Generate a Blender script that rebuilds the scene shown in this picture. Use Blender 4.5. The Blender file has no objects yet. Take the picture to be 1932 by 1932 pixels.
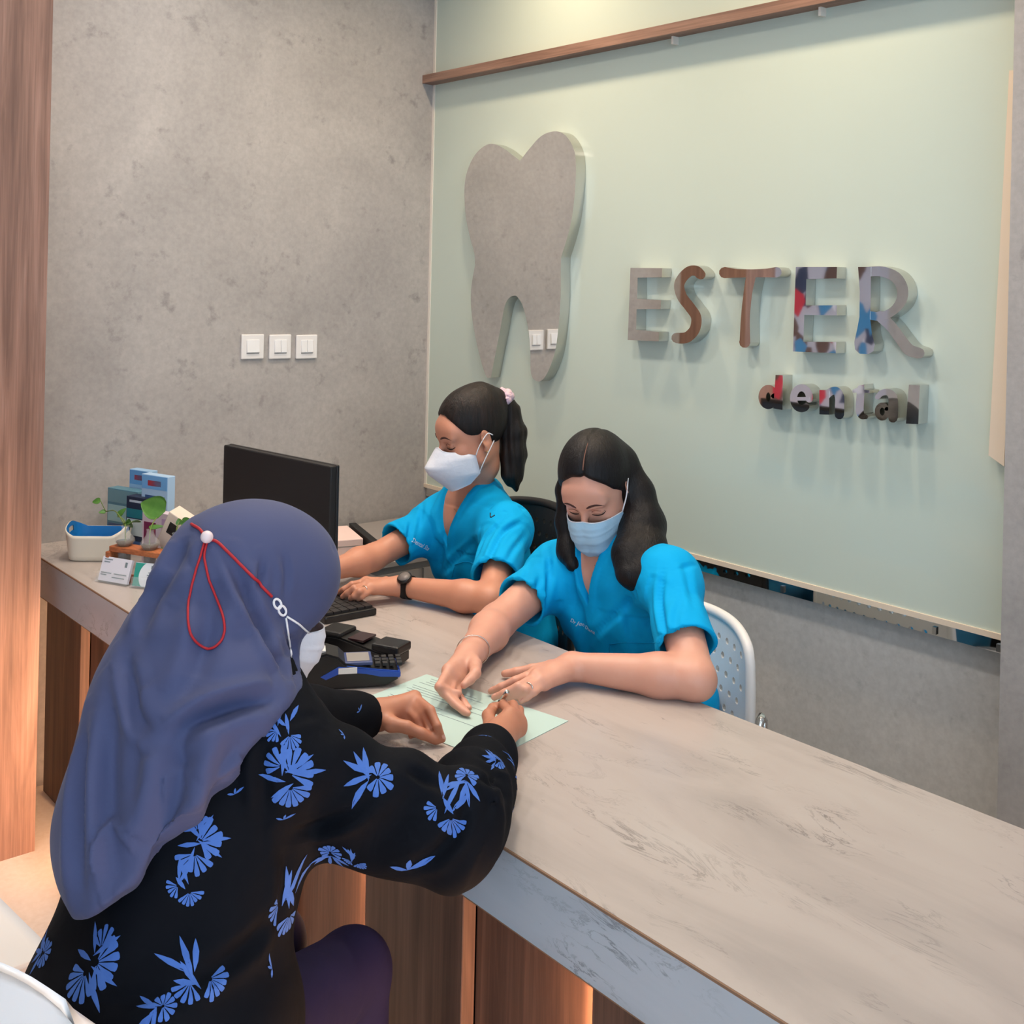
import bpy, bmesh, math, random
import numpy as np
from mathutils import Vector, Matrix
from mathutils.bvhtree import BVHTree

scene = bpy.context.scene
COL = scene.collection
PI = math.pi
rng = random.Random(7)

# ------------------------------------------------------------------ camera
F_PX, PX0, PY0, ROLL, CAM_H = 2100.0, 966.0, 525.0, 0.022, 1.60
_n = math.hypot(F_PX, 1796.0)
_st, _ct = F_PX / _n, 1796.0 / _n
FW = np.array([-_st, _ct, 0.0]); _rt = np.array([_ct, _st, 0.0]); _up = np.array([0, 0, 1.0])
CR = _rt * math.cos(ROLL) + _up * math.sin(ROLL)
CU = _up * math.cos(ROLL) - _rt * math.sin(ROLL)
CAM = np.array([0.0, 0.0, CAM_H])
cam_d = bpy.data.cameras.new('camera')
cam_d.sensor_width = 36.0
cam_d.lens = 36.0 * F_PX / 1932.0
cam_d.shift_y = (PY0 - 966.0) / 1932.0
cam_d.clip_start = 0.05
cam_o = bpy.data.objects.new('camera', cam_d)
COL.objects.link(cam_o)
cam_o.matrix_world = Matrix(((CR[0], CU[0], -FW[0], 0), (CR[1], CU[1], -FW[1], 0), (CR[2], CU[2], -FW[2], CAM_H), (0, 0, 0, 1)))
scene.camera = cam_o

# ------------------------------------------------------------------ world, exposure
w = bpy.data.worlds.new('world'); scene.world = w; w.use_nodes = True
bg = w.node_tree.nodes['Background']
bg.inputs[0].default_value = (0.62, 0.80, 1.0, 1)
bg.inputs[1].default_value = 2.8
scene.view_settings.view_transform = 'Standard'
scene.view_settings.look = 'None'
scene.view_settings.gamma = 1.0
scene.view_settings.exposure = 0.2
scene.view_settings.use_curve_mapping = False

def ray(x, y):
    return FW + CR * ((x - PX0) / F_PX) - CU * ((y - PY0) / F_PX)
def onz(x, y, z):
    r = ray(x, y); return CAM + r * ((z - CAM_H) / r[2])
def ony(x, y, Y):
    r = ray(x, y); return CAM + r * (Y / r[1])
def onx(x, y, X):
    r = ray(x, y); return CAM + r * (X / r[0])
def at(x, y, depth):
    return CAM + ray(x, y) * depth
def A(*v):
    return np.array(v, float)
def nrm(v):
    v = np.asarray(v, float); return v / np.linalg.norm(v)

# ------------------------------------------------------------------ object helpers
def tag(o, label=None, cat=None, group=None, kind=None):
    if label: o['label'] = label
    if cat: o['category'] = cat
    if group: o['group'] = group
    if kind: o['kind'] = kind
    return o
def empty(name, loc=(0, 0, 0), label=None, cat=None, group=None, kind=None):
    o = bpy.data.objects.new(name, None); COL.objects.link(o)
    o.location = loc; o.empty_display_size = 0.05
    return tag(o, label, cat, group, kind)
def link(name, me, mat=None, parent=None, smooth=False):
    o = bpy.data.objects.new(name, me); COL.objects.link(o)
    if mat is not None:
        for m in (mat if isinstance(mat, (list, tuple)) else [mat]): me.materials.append(m)
    if parent is not None:
        o.parent = parent
        o.matrix_parent_inverse = Matrix.Translation(parent.location).inverted() if parent.type == 'EMPTY' else Matrix()
    if smooth:
        me.polygons.foreach_set('use_smooth', np.ones(len(me.polygons), bool))
    return o
def mesh_np(name, V, Q, mat=None, parent=None, smooth=True):
    """vertices (n,3), faces (m,k) with k constant, world coordinates"""
    V = np.asarray(V, np.float32); Q = np.asarray(Q, np.int32)
    me = bpy.data.meshes.new(name)
    me.vertices.add(len(V)); me.vertices.foreach_set('co', V.ravel())
    k = Q.shape[1]
    me.loops.add(Q.size); me.loops.foreach_set('vertex_index', Q.ravel())
    me.polygons.add(len(Q))
    me.polygons.foreach_set('loop_start', np.arange(len(Q), dtype=np.int32) * k)
    me.update(calc_edges=True); me.validate()
    return link(name, me, mat, parent, smooth)
def mesh_bm(name, bm, mat=None, parent=None, smooth=False):
    me = bpy.data.meshes.new(name); bm.normal_update(); bm.to_mesh(me); bm.free()
    return link(name, me, mat, parent, smooth)
def bm_box(bm, lo, hi, M=None, bevel=0.0, seg=2):
    lo = A(*lo); hi = A(*hi)
    b2 = bmesh.new() if bevel else bm
    vs = [b2.verts.new((x, y, z)) for x in (lo[0], hi[0]) for y in (lo[1], hi[1]) for z in (lo[2], hi[2])]
    for f in ((0, 1, 3, 2), (4, 6, 7, 5), (0, 4, 5, 1), (2, 3, 7, 6), (0, 2, 6, 4), (1, 5, 7, 3)):
        b2.faces.new([vs[i] for i in f])
    if bevel:
        bmesh.ops.bevel(b2, geom=b2.edges[:] + b2.verts[:], offset=bevel, segments=seg, affect='EDGES', profile=0.5)
    if M is not None:
        bmesh.ops.transform(b2, matrix=M, verts=b2.verts[:] if bevel else vs)
    if bevel:
        me = bpy.data.meshes.new('tmp'); b2.to_mesh(me); b2.free(); bm.from_mesh(me); bpy.data.meshes.remove(me)
def box(name, lo, hi, mat, parent=None, M=None, bevel=0.0, seg=2):
    bm = bmesh.new(); bm_box(bm, lo, hi, M, bevel, seg)
    return mesh_bm(name, bm, mat, parent, smooth=False)
def poly_prism(bm, pts, off):
    """closed outline of 3-D points, extruded by the vector off"""
    a = [bm.verts.new(p) for p in pts]; b = [bm.verts.new(A(*p) + off) for p in pts]
    n = len(pts)
    f1 = bm.faces.new(a); f2 = bm.faces.new(b[::-1]); f1.normal_update(); f2.normal_update()
    for i in range(n): bm.faces.new((a[i], b[i], b[(i + 1) % n], a[(i + 1) % n]))
    bmesh.ops.triangulate(bm, faces=[f1, f2])
def catmull(P, n=6, closed=False):
    P = [A(*p) for p in P]; out = []; m = len(P)
    rngs = range(m) if closed else range(m - 1)
    for i in rngs:
        p0 = P[(i - 1) % m] if closed or i > 0 else P[0] * 2 - P[1]
        p1 = P[i]; p2 = P[(i + 1) % m]
        p3 = P[(i + 2) % m] if closed or i + 2 < m else P[-1] * 2 - P[-2]
        for t in np.linspace(0, 1, n, endpoint=False):
            out.append(.5 * ((2 * p1) + (p2 - p0) * t + (2 * p0 - 5 * p1 + 4 * p2 - p3) * t * t + (3 * p1 - p0 - 3 * p2 + p3) * t ** 3))
    if not closed: out.append(P[-1])
    return np.array(out)
def tube(bm, path, r, sides=8, closed=False, flat=None):
    """tube along points; r number or list; flat=(normal vectors, ratio) squashes it"""
    P = np.asarray(path, float); n = len(P)
    rr = np.full(n, r) if np.isscalar(r) else np.asarray(r, float)
    T = np.gradient(P, axis=0)
    if closed: T = np.roll(P, -1, 0) - np.roll(P, 1, 0)
    T /= np.maximum(np.linalg.norm(T, axis=1), 1e-9)[:, None]
    ref = A(0, 0, 1) if abs(T[0][2]) < .9 else A(1, 0, 0)
    rings = []
    for i in range(n):
        u = ref - T[i] * (ref @ T[i]); u = nrm(u); v = np.cross(T[i], u); ref = u
        ring = []
        for k in range(sides):
            a = 2 * PI * k / sides
            d = u * math.cos(a) + v * math.sin(a)
            if flat is not None:
                nv = flat[0][i] if np.ndim(flat[0]) == 2 else flat[0]
                d = d - nv * (d @ nv) * (1 - flat[1])
            ring.append(bm.verts.new(P[i] + d * rr[i]))
        rings.append(ring)
    for i in range(n if closed else n - 1):
        a, b = rings[i], rings[(i + 1) % n]
        for k in range(sides):
            bm.faces.new((a[k], a[(k + 1) % sides], b[(k + 1) % sides], b[k]))
    if not closed:
        bm.faces.new(rings[0][::-1]); bm.faces.new(rings[-1])
def tube_obj(name, path, r, mat, parent=None, sides=8, closed=False, flat=None):
    bm = bmesh.new(); tube(bm, path, r, sides, closed, flat)
    return mesh_bm(name, bm, mat, parent, smooth=True)
def lathe(bm, prof, M=None, sides=24):
    rings = []
    for r, z in prof:
        rings.append([bm.verts.new((r * math.cos(2 * PI * k / sides), r * math.sin(2 * PI * k / sides), z)) for k in range(sides)])
    for a, b in zip(rings[:-1], rings[1:]):
        for k in range(sides): bm.faces.new((a[k], a[(k + 1) % sides], b[(k + 1) % sides], b[k]))
    bm.faces.new(rings[0][::-1]); bm.faces.new(rings[-1])
    if M is not None: bmesh.ops.transform(bm, matrix=M, verts=[v for r in rings for v in r])
def lathe_obj(name, prof, mat, parent=None, M=None, sides=24):
    bm = bmesh.new(); lathe(bm, prof, M, sides)
    return mesh_bm(name, bm, mat, parent, smooth=True)
def grid_obj(name, G, mat, parent=None, thick=0.0, smooth=True, wrap=False):
    """G (nu,nv,3) surface grid; optional solid thickness along the normals"""
    G = np.asarray(G, float); nu, nv = G.shape[:2]
    def quads(nu, nv, off=0, flip=False):
        i, j = np.meshgrid(np.arange(nu if wrap else nu - 1), np.arange(nv - 1), indexing='ij')
        i2 = (i + 1) % nu
        q = np.stack([i * nv + j, i2 * nv + j, i2 * nv + j + 1, i * nv + j + 1], -1).reshape(-1, 4) + off
        return q[:, ::-1] if flip else q
    V = G.reshape(-1, 3)
    if not thick: return mesh_np(name, V, quads(nu, nv), mat, parent, smooth)
    du = np.gradient(G, axis=0); dv = np.gradient(G, axis=1)
    Nn = np.cross(du, dv); Nn /= np.maximum(np.linalg.norm(Nn, axis=2), 1e-12)[..., None]
    V2 = (G - Nn * thick).reshape(-1, 3); m = nu * nv
    Q = [quads(nu, nv), quads(nu, nv, m, True)]
    def strip(idx):
        idx = np.asarray(idx); a, b = idx[:-1], idx[1:]
        return np.stack([a, b, b + m, a + m], -1)
    ii = np.arange(nu); jj = np.arange(nv)
    if not wrap: Q += [strip(jj)[:, ::-1], strip((nu - 1) * nv + jj)]
    r0 = ii * nv; r1 = ii * nv + nv - 1
    if wrap: r0 = np.append(r0, r0[0]); r1 = np.append(r1, r1[0])
    Q += [strip(r0), strip(r1)[:, ::-1]]
    return mesh_np(name, np.vstack([V, V2]), np.vstack(Q), mat, parent, smooth)
def frame(origin, fwd, up=(0, 0, 1)):
    """4x4 with x = right hand side of somebody looking along fwd"""
    f = nrm(fwd); x = nrm(np.cross(f, A(*up))); u = np.cross(x, f)
    M = np.eye(4); M[:3, 0] = x; M[:3, 1] = f; M[:3, 2] = u; M[:3, 3] = origin
    return M
def mm(M):
    return Matrix([list(r) for r in M])
def tp(M, p):
    p = np.asarray(p, float)
    return p @ M[:3, :3].T + M[:3, 3]

# ------------------------------------------------------------------ implicit surfaces (cloth, hair, bodies)
def rc(a, b, r1, r2=None):
    a = A(*a); b = A(*b); r2 = r1 if r2 is None else r2
    ba = b - a; L2 = max(ba @ ba, 1e-12)
    a32, b32, bl = a.astype(np.float32), ba.astype(np.float32), (ba / L2).astype(np.float32)
    r1 = np.float32(r1); r2 = np.float32(r2)
    def f(P):
        pa = P - a32
        h = np.minimum(np.maximum(pa @ bl, 0), 1)
        pa -= h[:, None] * b32
        return np.sqrt(np.einsum('ij,ij->i', pa, pa)) - (r1 + (r2 - r1) * h)
    return f
def el(c, r, R=None):
    c = A(*c).astype(np.float32); ir = (1 / A(*r)).astype(np.float32)
    R = None if R is None else np.asarray(R, np.float32)
    def f(P):
        q = P - c
        if R is not None: q = q @ R
        q *= ir; k0 = np.sqrt(np.einsum('ij,ij->i', q, q)); q *= ir; k1 = np.sqrt(np.einsum('ij,ij->i', q, q))
        return k0 * (k0 - 1) / np.maximum(k1, 1e-9)
    return f
def half(p, n):
    """negative on the side opposite to n"""
    p = A(*p); n = nrm(n)
    return lambda P: (P - p) @ n
def local(M, prim):
    R = M[:3, :3].astype(np.float32); t = M[:3, 3].astype(np.float32)
    return lambda P: prim((P - t) @ R)
def smin(a, b, k):
    if k <= 0: return np.minimum(a, b)
    h = np.maximum(k - np.abs(a - b), 0) / k
    return np.minimum(a, b) - h * h * k * .25
def smax(a, b, k):
    return -smin(-a, -b, k)
def ev(ops, P, cull=None):
    d = np.full(len(P), 1.0, np.float32)
    for op in ops:
        t = op[0]
        if t == 'u':
            if cull is not None:
                if cull[0][id(op)][cull[2]] > cull[1] + op[2] * 1.6: continue
            d = smin(d, op[1](P), op[2])
        elif t == 's': d = smax(d, -op[1](P), op[2])
        elif t == 'i': d = smax(d, op[1](P), op[2])
        elif t == 'd': d = d + op[1](P)
        elif t == 'U': d = np.minimum(d, ev(op[1], P, cull))
        elif t == 'G': d = smin(d, ev(op[1], P, None if cull is None else (cull[0], cull[1] + op[2] * 1.6, cull[2])), op[2])
    return d
def pre(ops, C, out):
    for op in ops:
        if op[0] == 'u': out[id(op)] = op[1](C)
        elif op[0] in 'UG': pre(op[1], C, out)
    return out
def sdf_mesh(name, ops, lo, hi, h, mat, parent=None, smooth_it=2):
    lo = A(*lo); hi = A(*hi); B = 12
    nb = np.ceil((hi - lo) / (h * B)).astype(int)
    dims = nb * B + 1
    Fd = np.ones(dims, np.float32)
    ci = np.stack(np.meshgrid(*[np.arange(n) for n in nb], indexing='ij'), -1).reshape(-1, 3)
    cc = lo + (ci * B + B / 2) * h
    R = h * B * .5 * math.sqrt(3)
    cc = cc.astype(np.float32); dc = ev(ops, cc)
    keep = np.abs(dc) < R * 1.7 + .012
    Fd_blocks = ci[keep]
    inside = dc < 0
    for (i, j, k) in ci[inside & ~keep] * B: Fd[i:i + B + 1, j:j + B + 1, k:k + B + 1] = -1
    loc = np.stack(np.meshgrid(*[np.arange(B + 1)] * 3, indexing='ij'), -1).reshape(-1, 3)
    table = pre(ops, cc[keep], {})
    for bi_, b in enumerate(Fd_blocks):
        o = b * B
        P = (lo + (o + loc) * h).astype(np.float32)
        d = ev(ops, P, (table, R, bi_)).reshape(B + 1, B + 1, B + 1)
        Fd[o[0]:o[0] + B + 1, o[1]:o[1] + B + 1, o[2]:o[2] + B + 1] = d
    S = Fd < 0
    cnt = np.zeros(dims - 1, np.int8)
    for a in (0, 1):
        for b in (0, 1):
            for c in (0, 1):
                cnt += S[a:dims[0] - 1 + a, b:dims[1] - 1 + b, c:dims[2] - 1 + c]
    cells = np.argwhere((cnt > 0) & (cnt < 8))
    idx = np.full(dims - 1, -1, np.int32); idx[tuple(cells.T)] = np.arange(len(cells))
    corner = {}
    for a in (0, 1):
        for b in (0, 1):
            for c in (0, 1): corner[a, b, c] = Fd[cells[:, 0] + a, cells[:, 1] + b, cells[:, 2] + c]
    acc = np.zeros((len(cells), 3)); num = np.zeros(len(cells))
    for ax in range(3):
        for p in (0, 1):
            for q in (0, 1):
                k0 = [p, q]; k0.insert(ax, 0); k1 = [p, q]; k1.insert(ax, 1)
                d0, d1 = corner[tuple(k0)], corner[tuple(k1)]
                m = (d0 < 0) != (d1 < 0)
                t = np.where(m, d0 / np.where(m, d0 - d1, 1), 0)
                pt = np.tile(np.array(k0, float), (len(cells), 1)); pt[:, ax] = t
                acc[m] += pt[m]; num[m] += 1
    V = lo + (cells + acc / np.maximum(num, 1)[:, None]) * h
    quads = []
    for ax in range(3):
        sl0 = [slice(1, -1)] * 3; sl0[ax] = slice(0, -1)
        sl1 = [slice(1, -1)] * 3; sl1[ax] = slice(1, None)
        s0 = S[tuple(sl0)]; s1 = S[tuple(sl1)]
        e = np.argwhere(s0 != s1)
        off = np.array([1, 1, 1]); off[ax] = 0
        base = e + off
        u = (ax + 1) % 3; v = (ax + 2) % 3
        def g(du, dv):
            c = base.copy(); c[:, u] -= du; c[:, v] -= dv
            return idx[tuple(c.T)]
        q = np.stack([g(1, 1), g(0, 1), g(0, 0), g(1, 0)], -1)
        flip = ~s0[tuple(e.T)]
        q[flip] = q[flip][:, ::-1]
        quads.append(q)
    Q = np.vstack(quads); Q = Q[(Q >= 0).all(1)]
    for _ in range(smooth_it):
        s = np.zeros_like(V); n = np.zeros(len(V))
        for a in range(4):
            for b in ((a + 1) % 4, (a - 1) % 4):
                s += np.stack([np.bincount(Q[:, a], V[Q[:, b], k], len(V)) for k in range(3)], -1)
                n += np.bincount(Q[:, a], minlength=len(V))
        V = .5 * V + .5 * s / np.maximum(n, 1)[:, None]
    return mesh_np(name, V, Q, mat, parent, True)
def bvh(o):
    me = o.data
    n = len(me.vertices); co = np.empty(n * 3, np.float32); me.vertices.foreach_get('co', co)
    return BVHTree.FromPolygons([tuple(v) for v in co.reshape(-1, 3)], [tuple(p.vertices) for p in me.polygons])
def hit(tree, o, d, maxd=10.0):
    r = tree.ray_cast(Vector(o), Vector(d).normalized(), maxd)
    return (np.array(r[0]), np.array(r[1])) if r[0] is not None else (None, None)
# ------------------------------------------------------------------ materials
def lin(c):
    return tuple((x / 12.92 if x <= .04045 else ((x + .055) / 1.055) ** 2.4) for x in (v / 255. for v in c))
class NT:
    def __init__(s, name):
        s.m = bpy.data.materials.new(name); s.m.use_nodes = True
        s.t = s.m.node_tree; s.b = s.t.nodes['Principled BSDF']
    def n(s, typ, **kw):
        nd = s.t.nodes.new(typ)
        for k, v in kw.items():
            setattr(nd, k, v)
        return nd
    def l(s, a, b): s.t.links.new(a, b)
    def coords(s, scale=(1, 1, 1), rot=(0, 0, 0), kind='Object'):
        tc = s.n('ShaderNodeTexCoord'); mp = s.n('ShaderNodeMapping')
        mp.inputs['Scale'].default_value = scale; mp.inputs['Rotation'].default_value = rot
        s.l(tc.outputs[kind], mp.inputs['Vector']); return mp.outputs['Vector']
    def noise(s, vec, scale, detail=4, rough=.55, dist=0.0):
        nd = s.n('ShaderNodeTexNoise'); nd.inputs['Scale'].default_value = scale
        nd.inputs['Detail'].default_value = detail; nd.inputs['Roughness'].default_value = rough
        nd.inputs['Distortion'].default_value = dist
        s.l(vec, nd.inputs['Vector']); return nd.outputs['Fac']
    def ramp(s, fac, stops):
        r = s.n('ShaderNodeValToRGB'); e = r.color_ramp.elements
        while len(e) < len(stops): e.new(.5)
        for q, (p, c) in zip(e, stops): q.position = p; q.color = (*c, 1) if len(c) == 3 else c
        s.l(fac, r.inputs['Fac']); return r.outputs['Color']
    def mix(s, fac, a, b, mode='MIX'):
        m = s.n('ShaderNodeMix', data_type='RGBA', blend_type=mode)
        for v, i in ((fac, 0), (a, 6), (b, 7)):
            if hasattr(v, 'is_linked'): s.l(v, m.inputs[i])
            else: m.inputs[i].default_value = v if i == 0 else (*v, 1)
        return m.outputs[2]
    def bump(s, fac, strength=.3, dist=.002):
        b = s.n('ShaderNodeBump'); b.inputs['Strength'].default_value = strength; b.inputs['Distance'].default_value = dist
        s.l(fac, b.inputs['Height']); s.l(b.outputs['Normal'], s.b.inputs['Normal'])
    def col(s, c):
        if hasattr(c, 'is_linked'): s.l(c, s.b.inputs['Base Color'])
        else: s.b.inputs['Base Color'].default_value = (*c, 1)
    def set(s, **kw):
        for k, v in kw.items(): s.b.inputs[k.replace('_', ' ')].default_value = v
        return s
def plain(name, c, rough=.5, metal=0.0, **kw):
    t = NT(name); t.col(lin(c)); t.set(Roughness=rough, Metallic=metal, **kw); return t.m
def concrete(name, c0, c1, c2, sc=1.0):
    t = NT(name); v = t.coords()
    n1 = t.noise(v, 2.2 * sc, 6, .6, .4); n2 = t.noise(v, 14 * sc, 5, .65); n3 = t.noise(v, 60, 3)
    base = t.ramp(n1, [(.30, lin(c0)), (.70, lin(c1))])
    spots = t.ramp(n2, [(.59, (0, 0, 0)), (.77, (.95, .95, .95))])
    c = t.mix(spots, base, lin(c2))
    c = t.mix(.10, c, t.ramp(n3, [(.3, (.2, .2, .2)), (.7, (1, 1, 1))]), 'OVERLAY')
    t.col(c); t.set(Roughness=.62); t.bump(n2, .12, .003); return t.m
def fabric(name, c, c2=None, rough=.85, wr=.25, sc=16, sheen=.15, weave=True):
    t = NT(name); v = t.coords()
    n1 = t.noise(v, sc, 3, .5, .6)
    t.col(t.mix(n1, lin(c), lin(c2)) if c2 else lin(c))
    t.set(Roughness=rough, Sheen_Weight=sheen)
    t.bump(n1, wr, .010); return t.m
def wood(name, c0, c1, c2, axis='z', rough=.5):
    t = NT(name)
    sc = {'z': (9, 9, .55), 'x': (.55, 9, 9), 'y': (9, .55, 9)}[axis]
    v = t.coords(sc)
    n1 = t.noise(v, 2.2, 5, .6, 1.2)
    v2 = t.coords({'z': (60, 60, 1.2), 'x': (1.2, 60, 60), 'y': (60, 1.2, 60)}[axis])
    n2 = t.noise(v2, 2.5, 3, .6, .3)
    c = t.ramp(n1, [(.30, lin(c0)), (.50, lin(c1)), (.68, lin(c2))])
    c = t.mix(.35, c, t.ramp(n2, [(.35, (.25, .25, .25)), (.65, (.8, .8, .8))]), 'OVERLAY')
    t.col(c); t.set(Roughness=rough); t.bump(n2, .1, .001); return t.m
def emit(name, c, s):
    t = NT(name); t.col((0, 0, 0)); t.b.inputs['Emission Color'].default_value = (*c, 1); t.b.inputs['Emission Strength'].default_value = s
    return t.m
M = {}
M['concrete'] = concrete('concrete_wall', (157, 153, 150), (180, 175, 171), (132, 128, 126))
M['concrete_low'] = concrete('concrete_low', (176, 178, 177), (194, 193, 190), (154, 155, 154))
M['ceiling'] = plain('ceiling_paint', (235, 230, 222), .9)
M['floor'] = concrete('floor_tile', (205, 196, 186), (218, 210, 200), (190, 180, 170), .5)
t = NT('back_painted_glass'); t.col(lin((198, 211, 200))); t.set(Roughness=.16, IOR=1.5, Coat_Weight=.3, Coat_Roughness=.03); t.b.inputs['Specular IOR Level'].default_value = .4; M['glass_panel'] = t.m
M['silicone'] = plain('silicone', (228, 222, 212), .5)
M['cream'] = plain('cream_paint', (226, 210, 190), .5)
M['wood'] = wood('wood_plank', (66, 46, 38), (88, 62, 50), (104, 76, 62))
M['wood_pillar'] = wood('wood_pillar', (118, 88, 76), (142, 108, 94), (156, 122, 108))
M['wood_trim'] = wood('wood_trim', (110, 82, 70), (132, 102, 88), (150, 118, 102), 'x')
M['wood_orange'] = wood('wood_orange', (150, 84, 48), (172, 98, 58), (188, 116, 72), 'x')
def marble(name, c0, c1, c2, cv):
    t = NT(name); v = t.coords((1.3, 4.2, 4.2), (0, 0, .10))
    n1 = t.noise(v, 1.6, 6, .55, .8)
    n2 = t.noise(v, 3.4, 9, .68, 1.4); n3 = t.noise(t.coords((1.6, 4, 4), (0, 0, .30)), 2.2, 4, .5, .6)
    n4 = t.noise(t.coords((3, 13, 13), (0, 0, .22)), 5.0, 5, .6, .8)
    c = t.ramp(n1, [(.30, lin(c0)), (.52, lin(c1)), (.75, lin(c2))])
    vein = t.ramp(n2, [(.478, (0, 0, 0)), (.50, (.8, .8, .8)), (.522, (0, 0, 0))])
    c = t.mix(t.mix(1.0, vein, t.ramp(n3, [(.50, (0, 0, 0)), (.66, (1, 1, 1))]), 'MULTIPLY'), c, lin(cv))
    c = t.mix(t.ramp(n4, [(.66, (0, 0, 0)), (.76, (.6, .6, .6))]), c, lin(cv))
    t.col(c); t.set(Roughness=.28); return t.m
M['marble'] = marble('marble', (166, 157, 152), (182, 172, 166), (188, 180, 174), (104, 97, 94))
M['marble_daylit'] = marble('marble_daylit', (160, 168, 177), (172, 180, 189), (180, 188, 197), (98, 104, 112))  # same marble as the slab, with cool daylight put into its colour
M['joint'] = plain('joint_brown', (130, 100, 78), .6)
t = NT('mirror_steel'); t.col((.80, .79, .77)); t.set(Metallic=1.0, Roughness=.03); M['mirror'] = t.m
t = NT('steel_side'); t.col((.62, .60, .56)); t.set(Metallic=1.0, Roughness=.22); M['steel_side'] = t.m
M['chrome'] = plain('chrome', (225, 225, 225), .12, 1.0)
M['white_plastic'] = plain('white_plastic', (232, 230, 228), .35)
M['white_gloss'] = plain('white_gloss', (235, 235, 235), .12)
M['black_plastic'] = plain('black_plastic', (20, 20, 22), .38)
M['black_matte'] = plain('black_matte', (14, 14, 16), .6)
M['key'] = plain('key_black', (34, 34, 36), .5)
M['grey_cabinet'] = plain('grey_cabinet', (150, 144, 140), .6)
M['led'] = emit('led_warm', (1.0, .56, .30), 100.0)
M['led_dim'] = emit('led_dim', (1.0, .56, .30), 3.5)
M['lamp'] = emit('lamp_warm', (1.0, .78, .55), 6.0)
def skin(name, c, c2):
    t = NT(name); v = t.coords(); n = t.noise(v, 18, 4, .6)
    t.col(t.mix(n, lin(c), lin(c2))); t.set(Roughness=.46, Subsurface_Weight=.12, Subsurface_Scale=.01)
    t.b.inputs['Subsurface Radius'].default_value = (1, .35, .2); t.bump(t.noise(v, 160, 2), .08, .001); return t.m
M['skin_a'] = skin('skin_a', (206, 146, 118), (196, 132, 106))
M['skin_b'] = skin('skin_b', (216, 164, 142), (206, 146, 124))
M['skin_c'] = skin('skin_c', (192, 132, 104), (180, 118, 92))
M['nail'] = plain('nail', (226, 172, 158), .3)
def hairmat(name, c, c2):
    t = NT(name); v = t.coords((1, 1, .07)); n = t.noise(v, 85, 5, .7, .3)
    t.col(t.ramp(n, [(.42, lin(c)), (.66, lin(c2))])); t.set(Roughness=.5); t.b.inputs['Specular IOR Level'].default_value = .3; t.bump(n, .7, .004); return t.m
M['hair_a'] = hairmat('hair_dark_brown', (14, 10, 9), (38, 28, 24))
M['hair_b'] = hairmat('hair_black', (6, 5, 8), (15, 13, 16))
M['scrub'] = fabric('scrub_teal', (0, 160, 220), (0, 168, 228), .8, .55, 9, 0)
M['scrub_band'] = fabric('scrub_band', (0, 140, 196), (0, 148, 204), .8, .15, 14, 0)
M['trouser'] = fabric('trouser_teal', (0, 110, 150), (0, 120, 160))
M['blouse'] = fabric('blouse_black', (6, 9, 16), (9, 13, 21), .8, .4, 12, 0)
M['blouse'].node_tree.nodes['Principled BSDF'].inputs['Specular IOR Level'].default_value = .12
M['print'] = fabric('print_blue', (58, 100, 178), (72, 116, 196), .8, .1, 60, 0)
M['hijab'] = fabric('hijab_blue', (60, 69, 106), (66, 74, 112), .8, .12, 5, .06)
M['navy'] = fabric('trouser_navy', (20, 18, 48), (26, 23, 56), .8, .3, 16, 0)
for k_ in ('scrub', 'scrub_band', 'navy'): M[k_].node_tree.nodes['Principled BSDF'].inputs['Specular IOR Level'].default_value = .15
M['mask_white'] = fabric('mask_white', (226, 230, 238), (214, 220, 232), .9, .1, 60, 0)
M['mask_blue'] = fabric('mask_blue', (158, 198, 224), (170, 206, 230), .9, .1, 60, 0)
M['loop'] = plain('loop_white', (230, 230, 234), .8)
M['red_cord'] = plain('red_cord', (170, 22, 34), .6)
M['bead'] = plain('bead_white', (226, 210, 212), .4)
M['scrunchie'] = fabric('scrunchie', (236, 200, 190), (170, 150, 190), .8, .4, 90)
M['paper'] = plain('paper_mint', (182, 208, 202), .8)
M['ink'] = plain('ink_grey', (120, 136, 142), .8)
M['gold'] = plain('gold', (214, 176, 120), .25, 1.0)
M['silver'] = plain('silver', (214, 210, 204), .22, 1.0)
M['lash'] = plain('lash', (28, 16, 14), .8)
M['brow'] = plain('brow', (72, 42, 36), .9)
M['embroidery'] = plain('embroidery', (200, 220, 240), .8)
# ------------------------------------------------------------------ the room
CZ = 0.75                                  # counter top height
XL, YB, ZC = -3.54, 2.60, 3.00
def struct(name, lo, hi, mat, **kw):
    o = box(name, lo, hi, mat, **kw); o['kind'] = 'structure'; return o
struct('floor', (XL - .1, -2.7, -.05), (2.3, YB + .2, 0), M['floor'])
struct('ceiling', (XL - .1, -2.7, ZC), (2.3, YB + .2, ZC + .05), M['ceiling'])
struct('wall_left', (XL - .1, -2.7, 0), (XL, YB + .2, ZC), M['concrete'])
wb = struct('wall_back', (XL, YB + .04, 0), (2.3, YB + .2, ZC), M['concrete_low'])
gp = box('glass_panel', (XL + .012, YB, .785), (-1.16, YB + .04, 2.352), M['glass_panel'], wb)
gp2 = box('glass_panel', (XL + .012, YB, 2.352), (-1.16, YB + .04, ZC), M['glass_panel'], wb)
box('silicone_joint', (XL, YB - .004, .785), (XL + .012, YB + .04, ZC), M['silicone'], wb)
struct('wall_right', (2.2, 1.3, 0), (2.3, YB + .2, ZC), M['ceiling'])
struct('wall_column', (-1.188, 2.50, 0), (-.55, YB + .04, ZC), M['concrete'])
wf = struct('wall_front', (XL, -2.7, 0), (.40, -2.6, ZC), M['ceiling'])
struct('wall_wood', (XL, .80, 0), (-3.15, 1.016, ZC), M['wood_pillar'])
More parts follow.
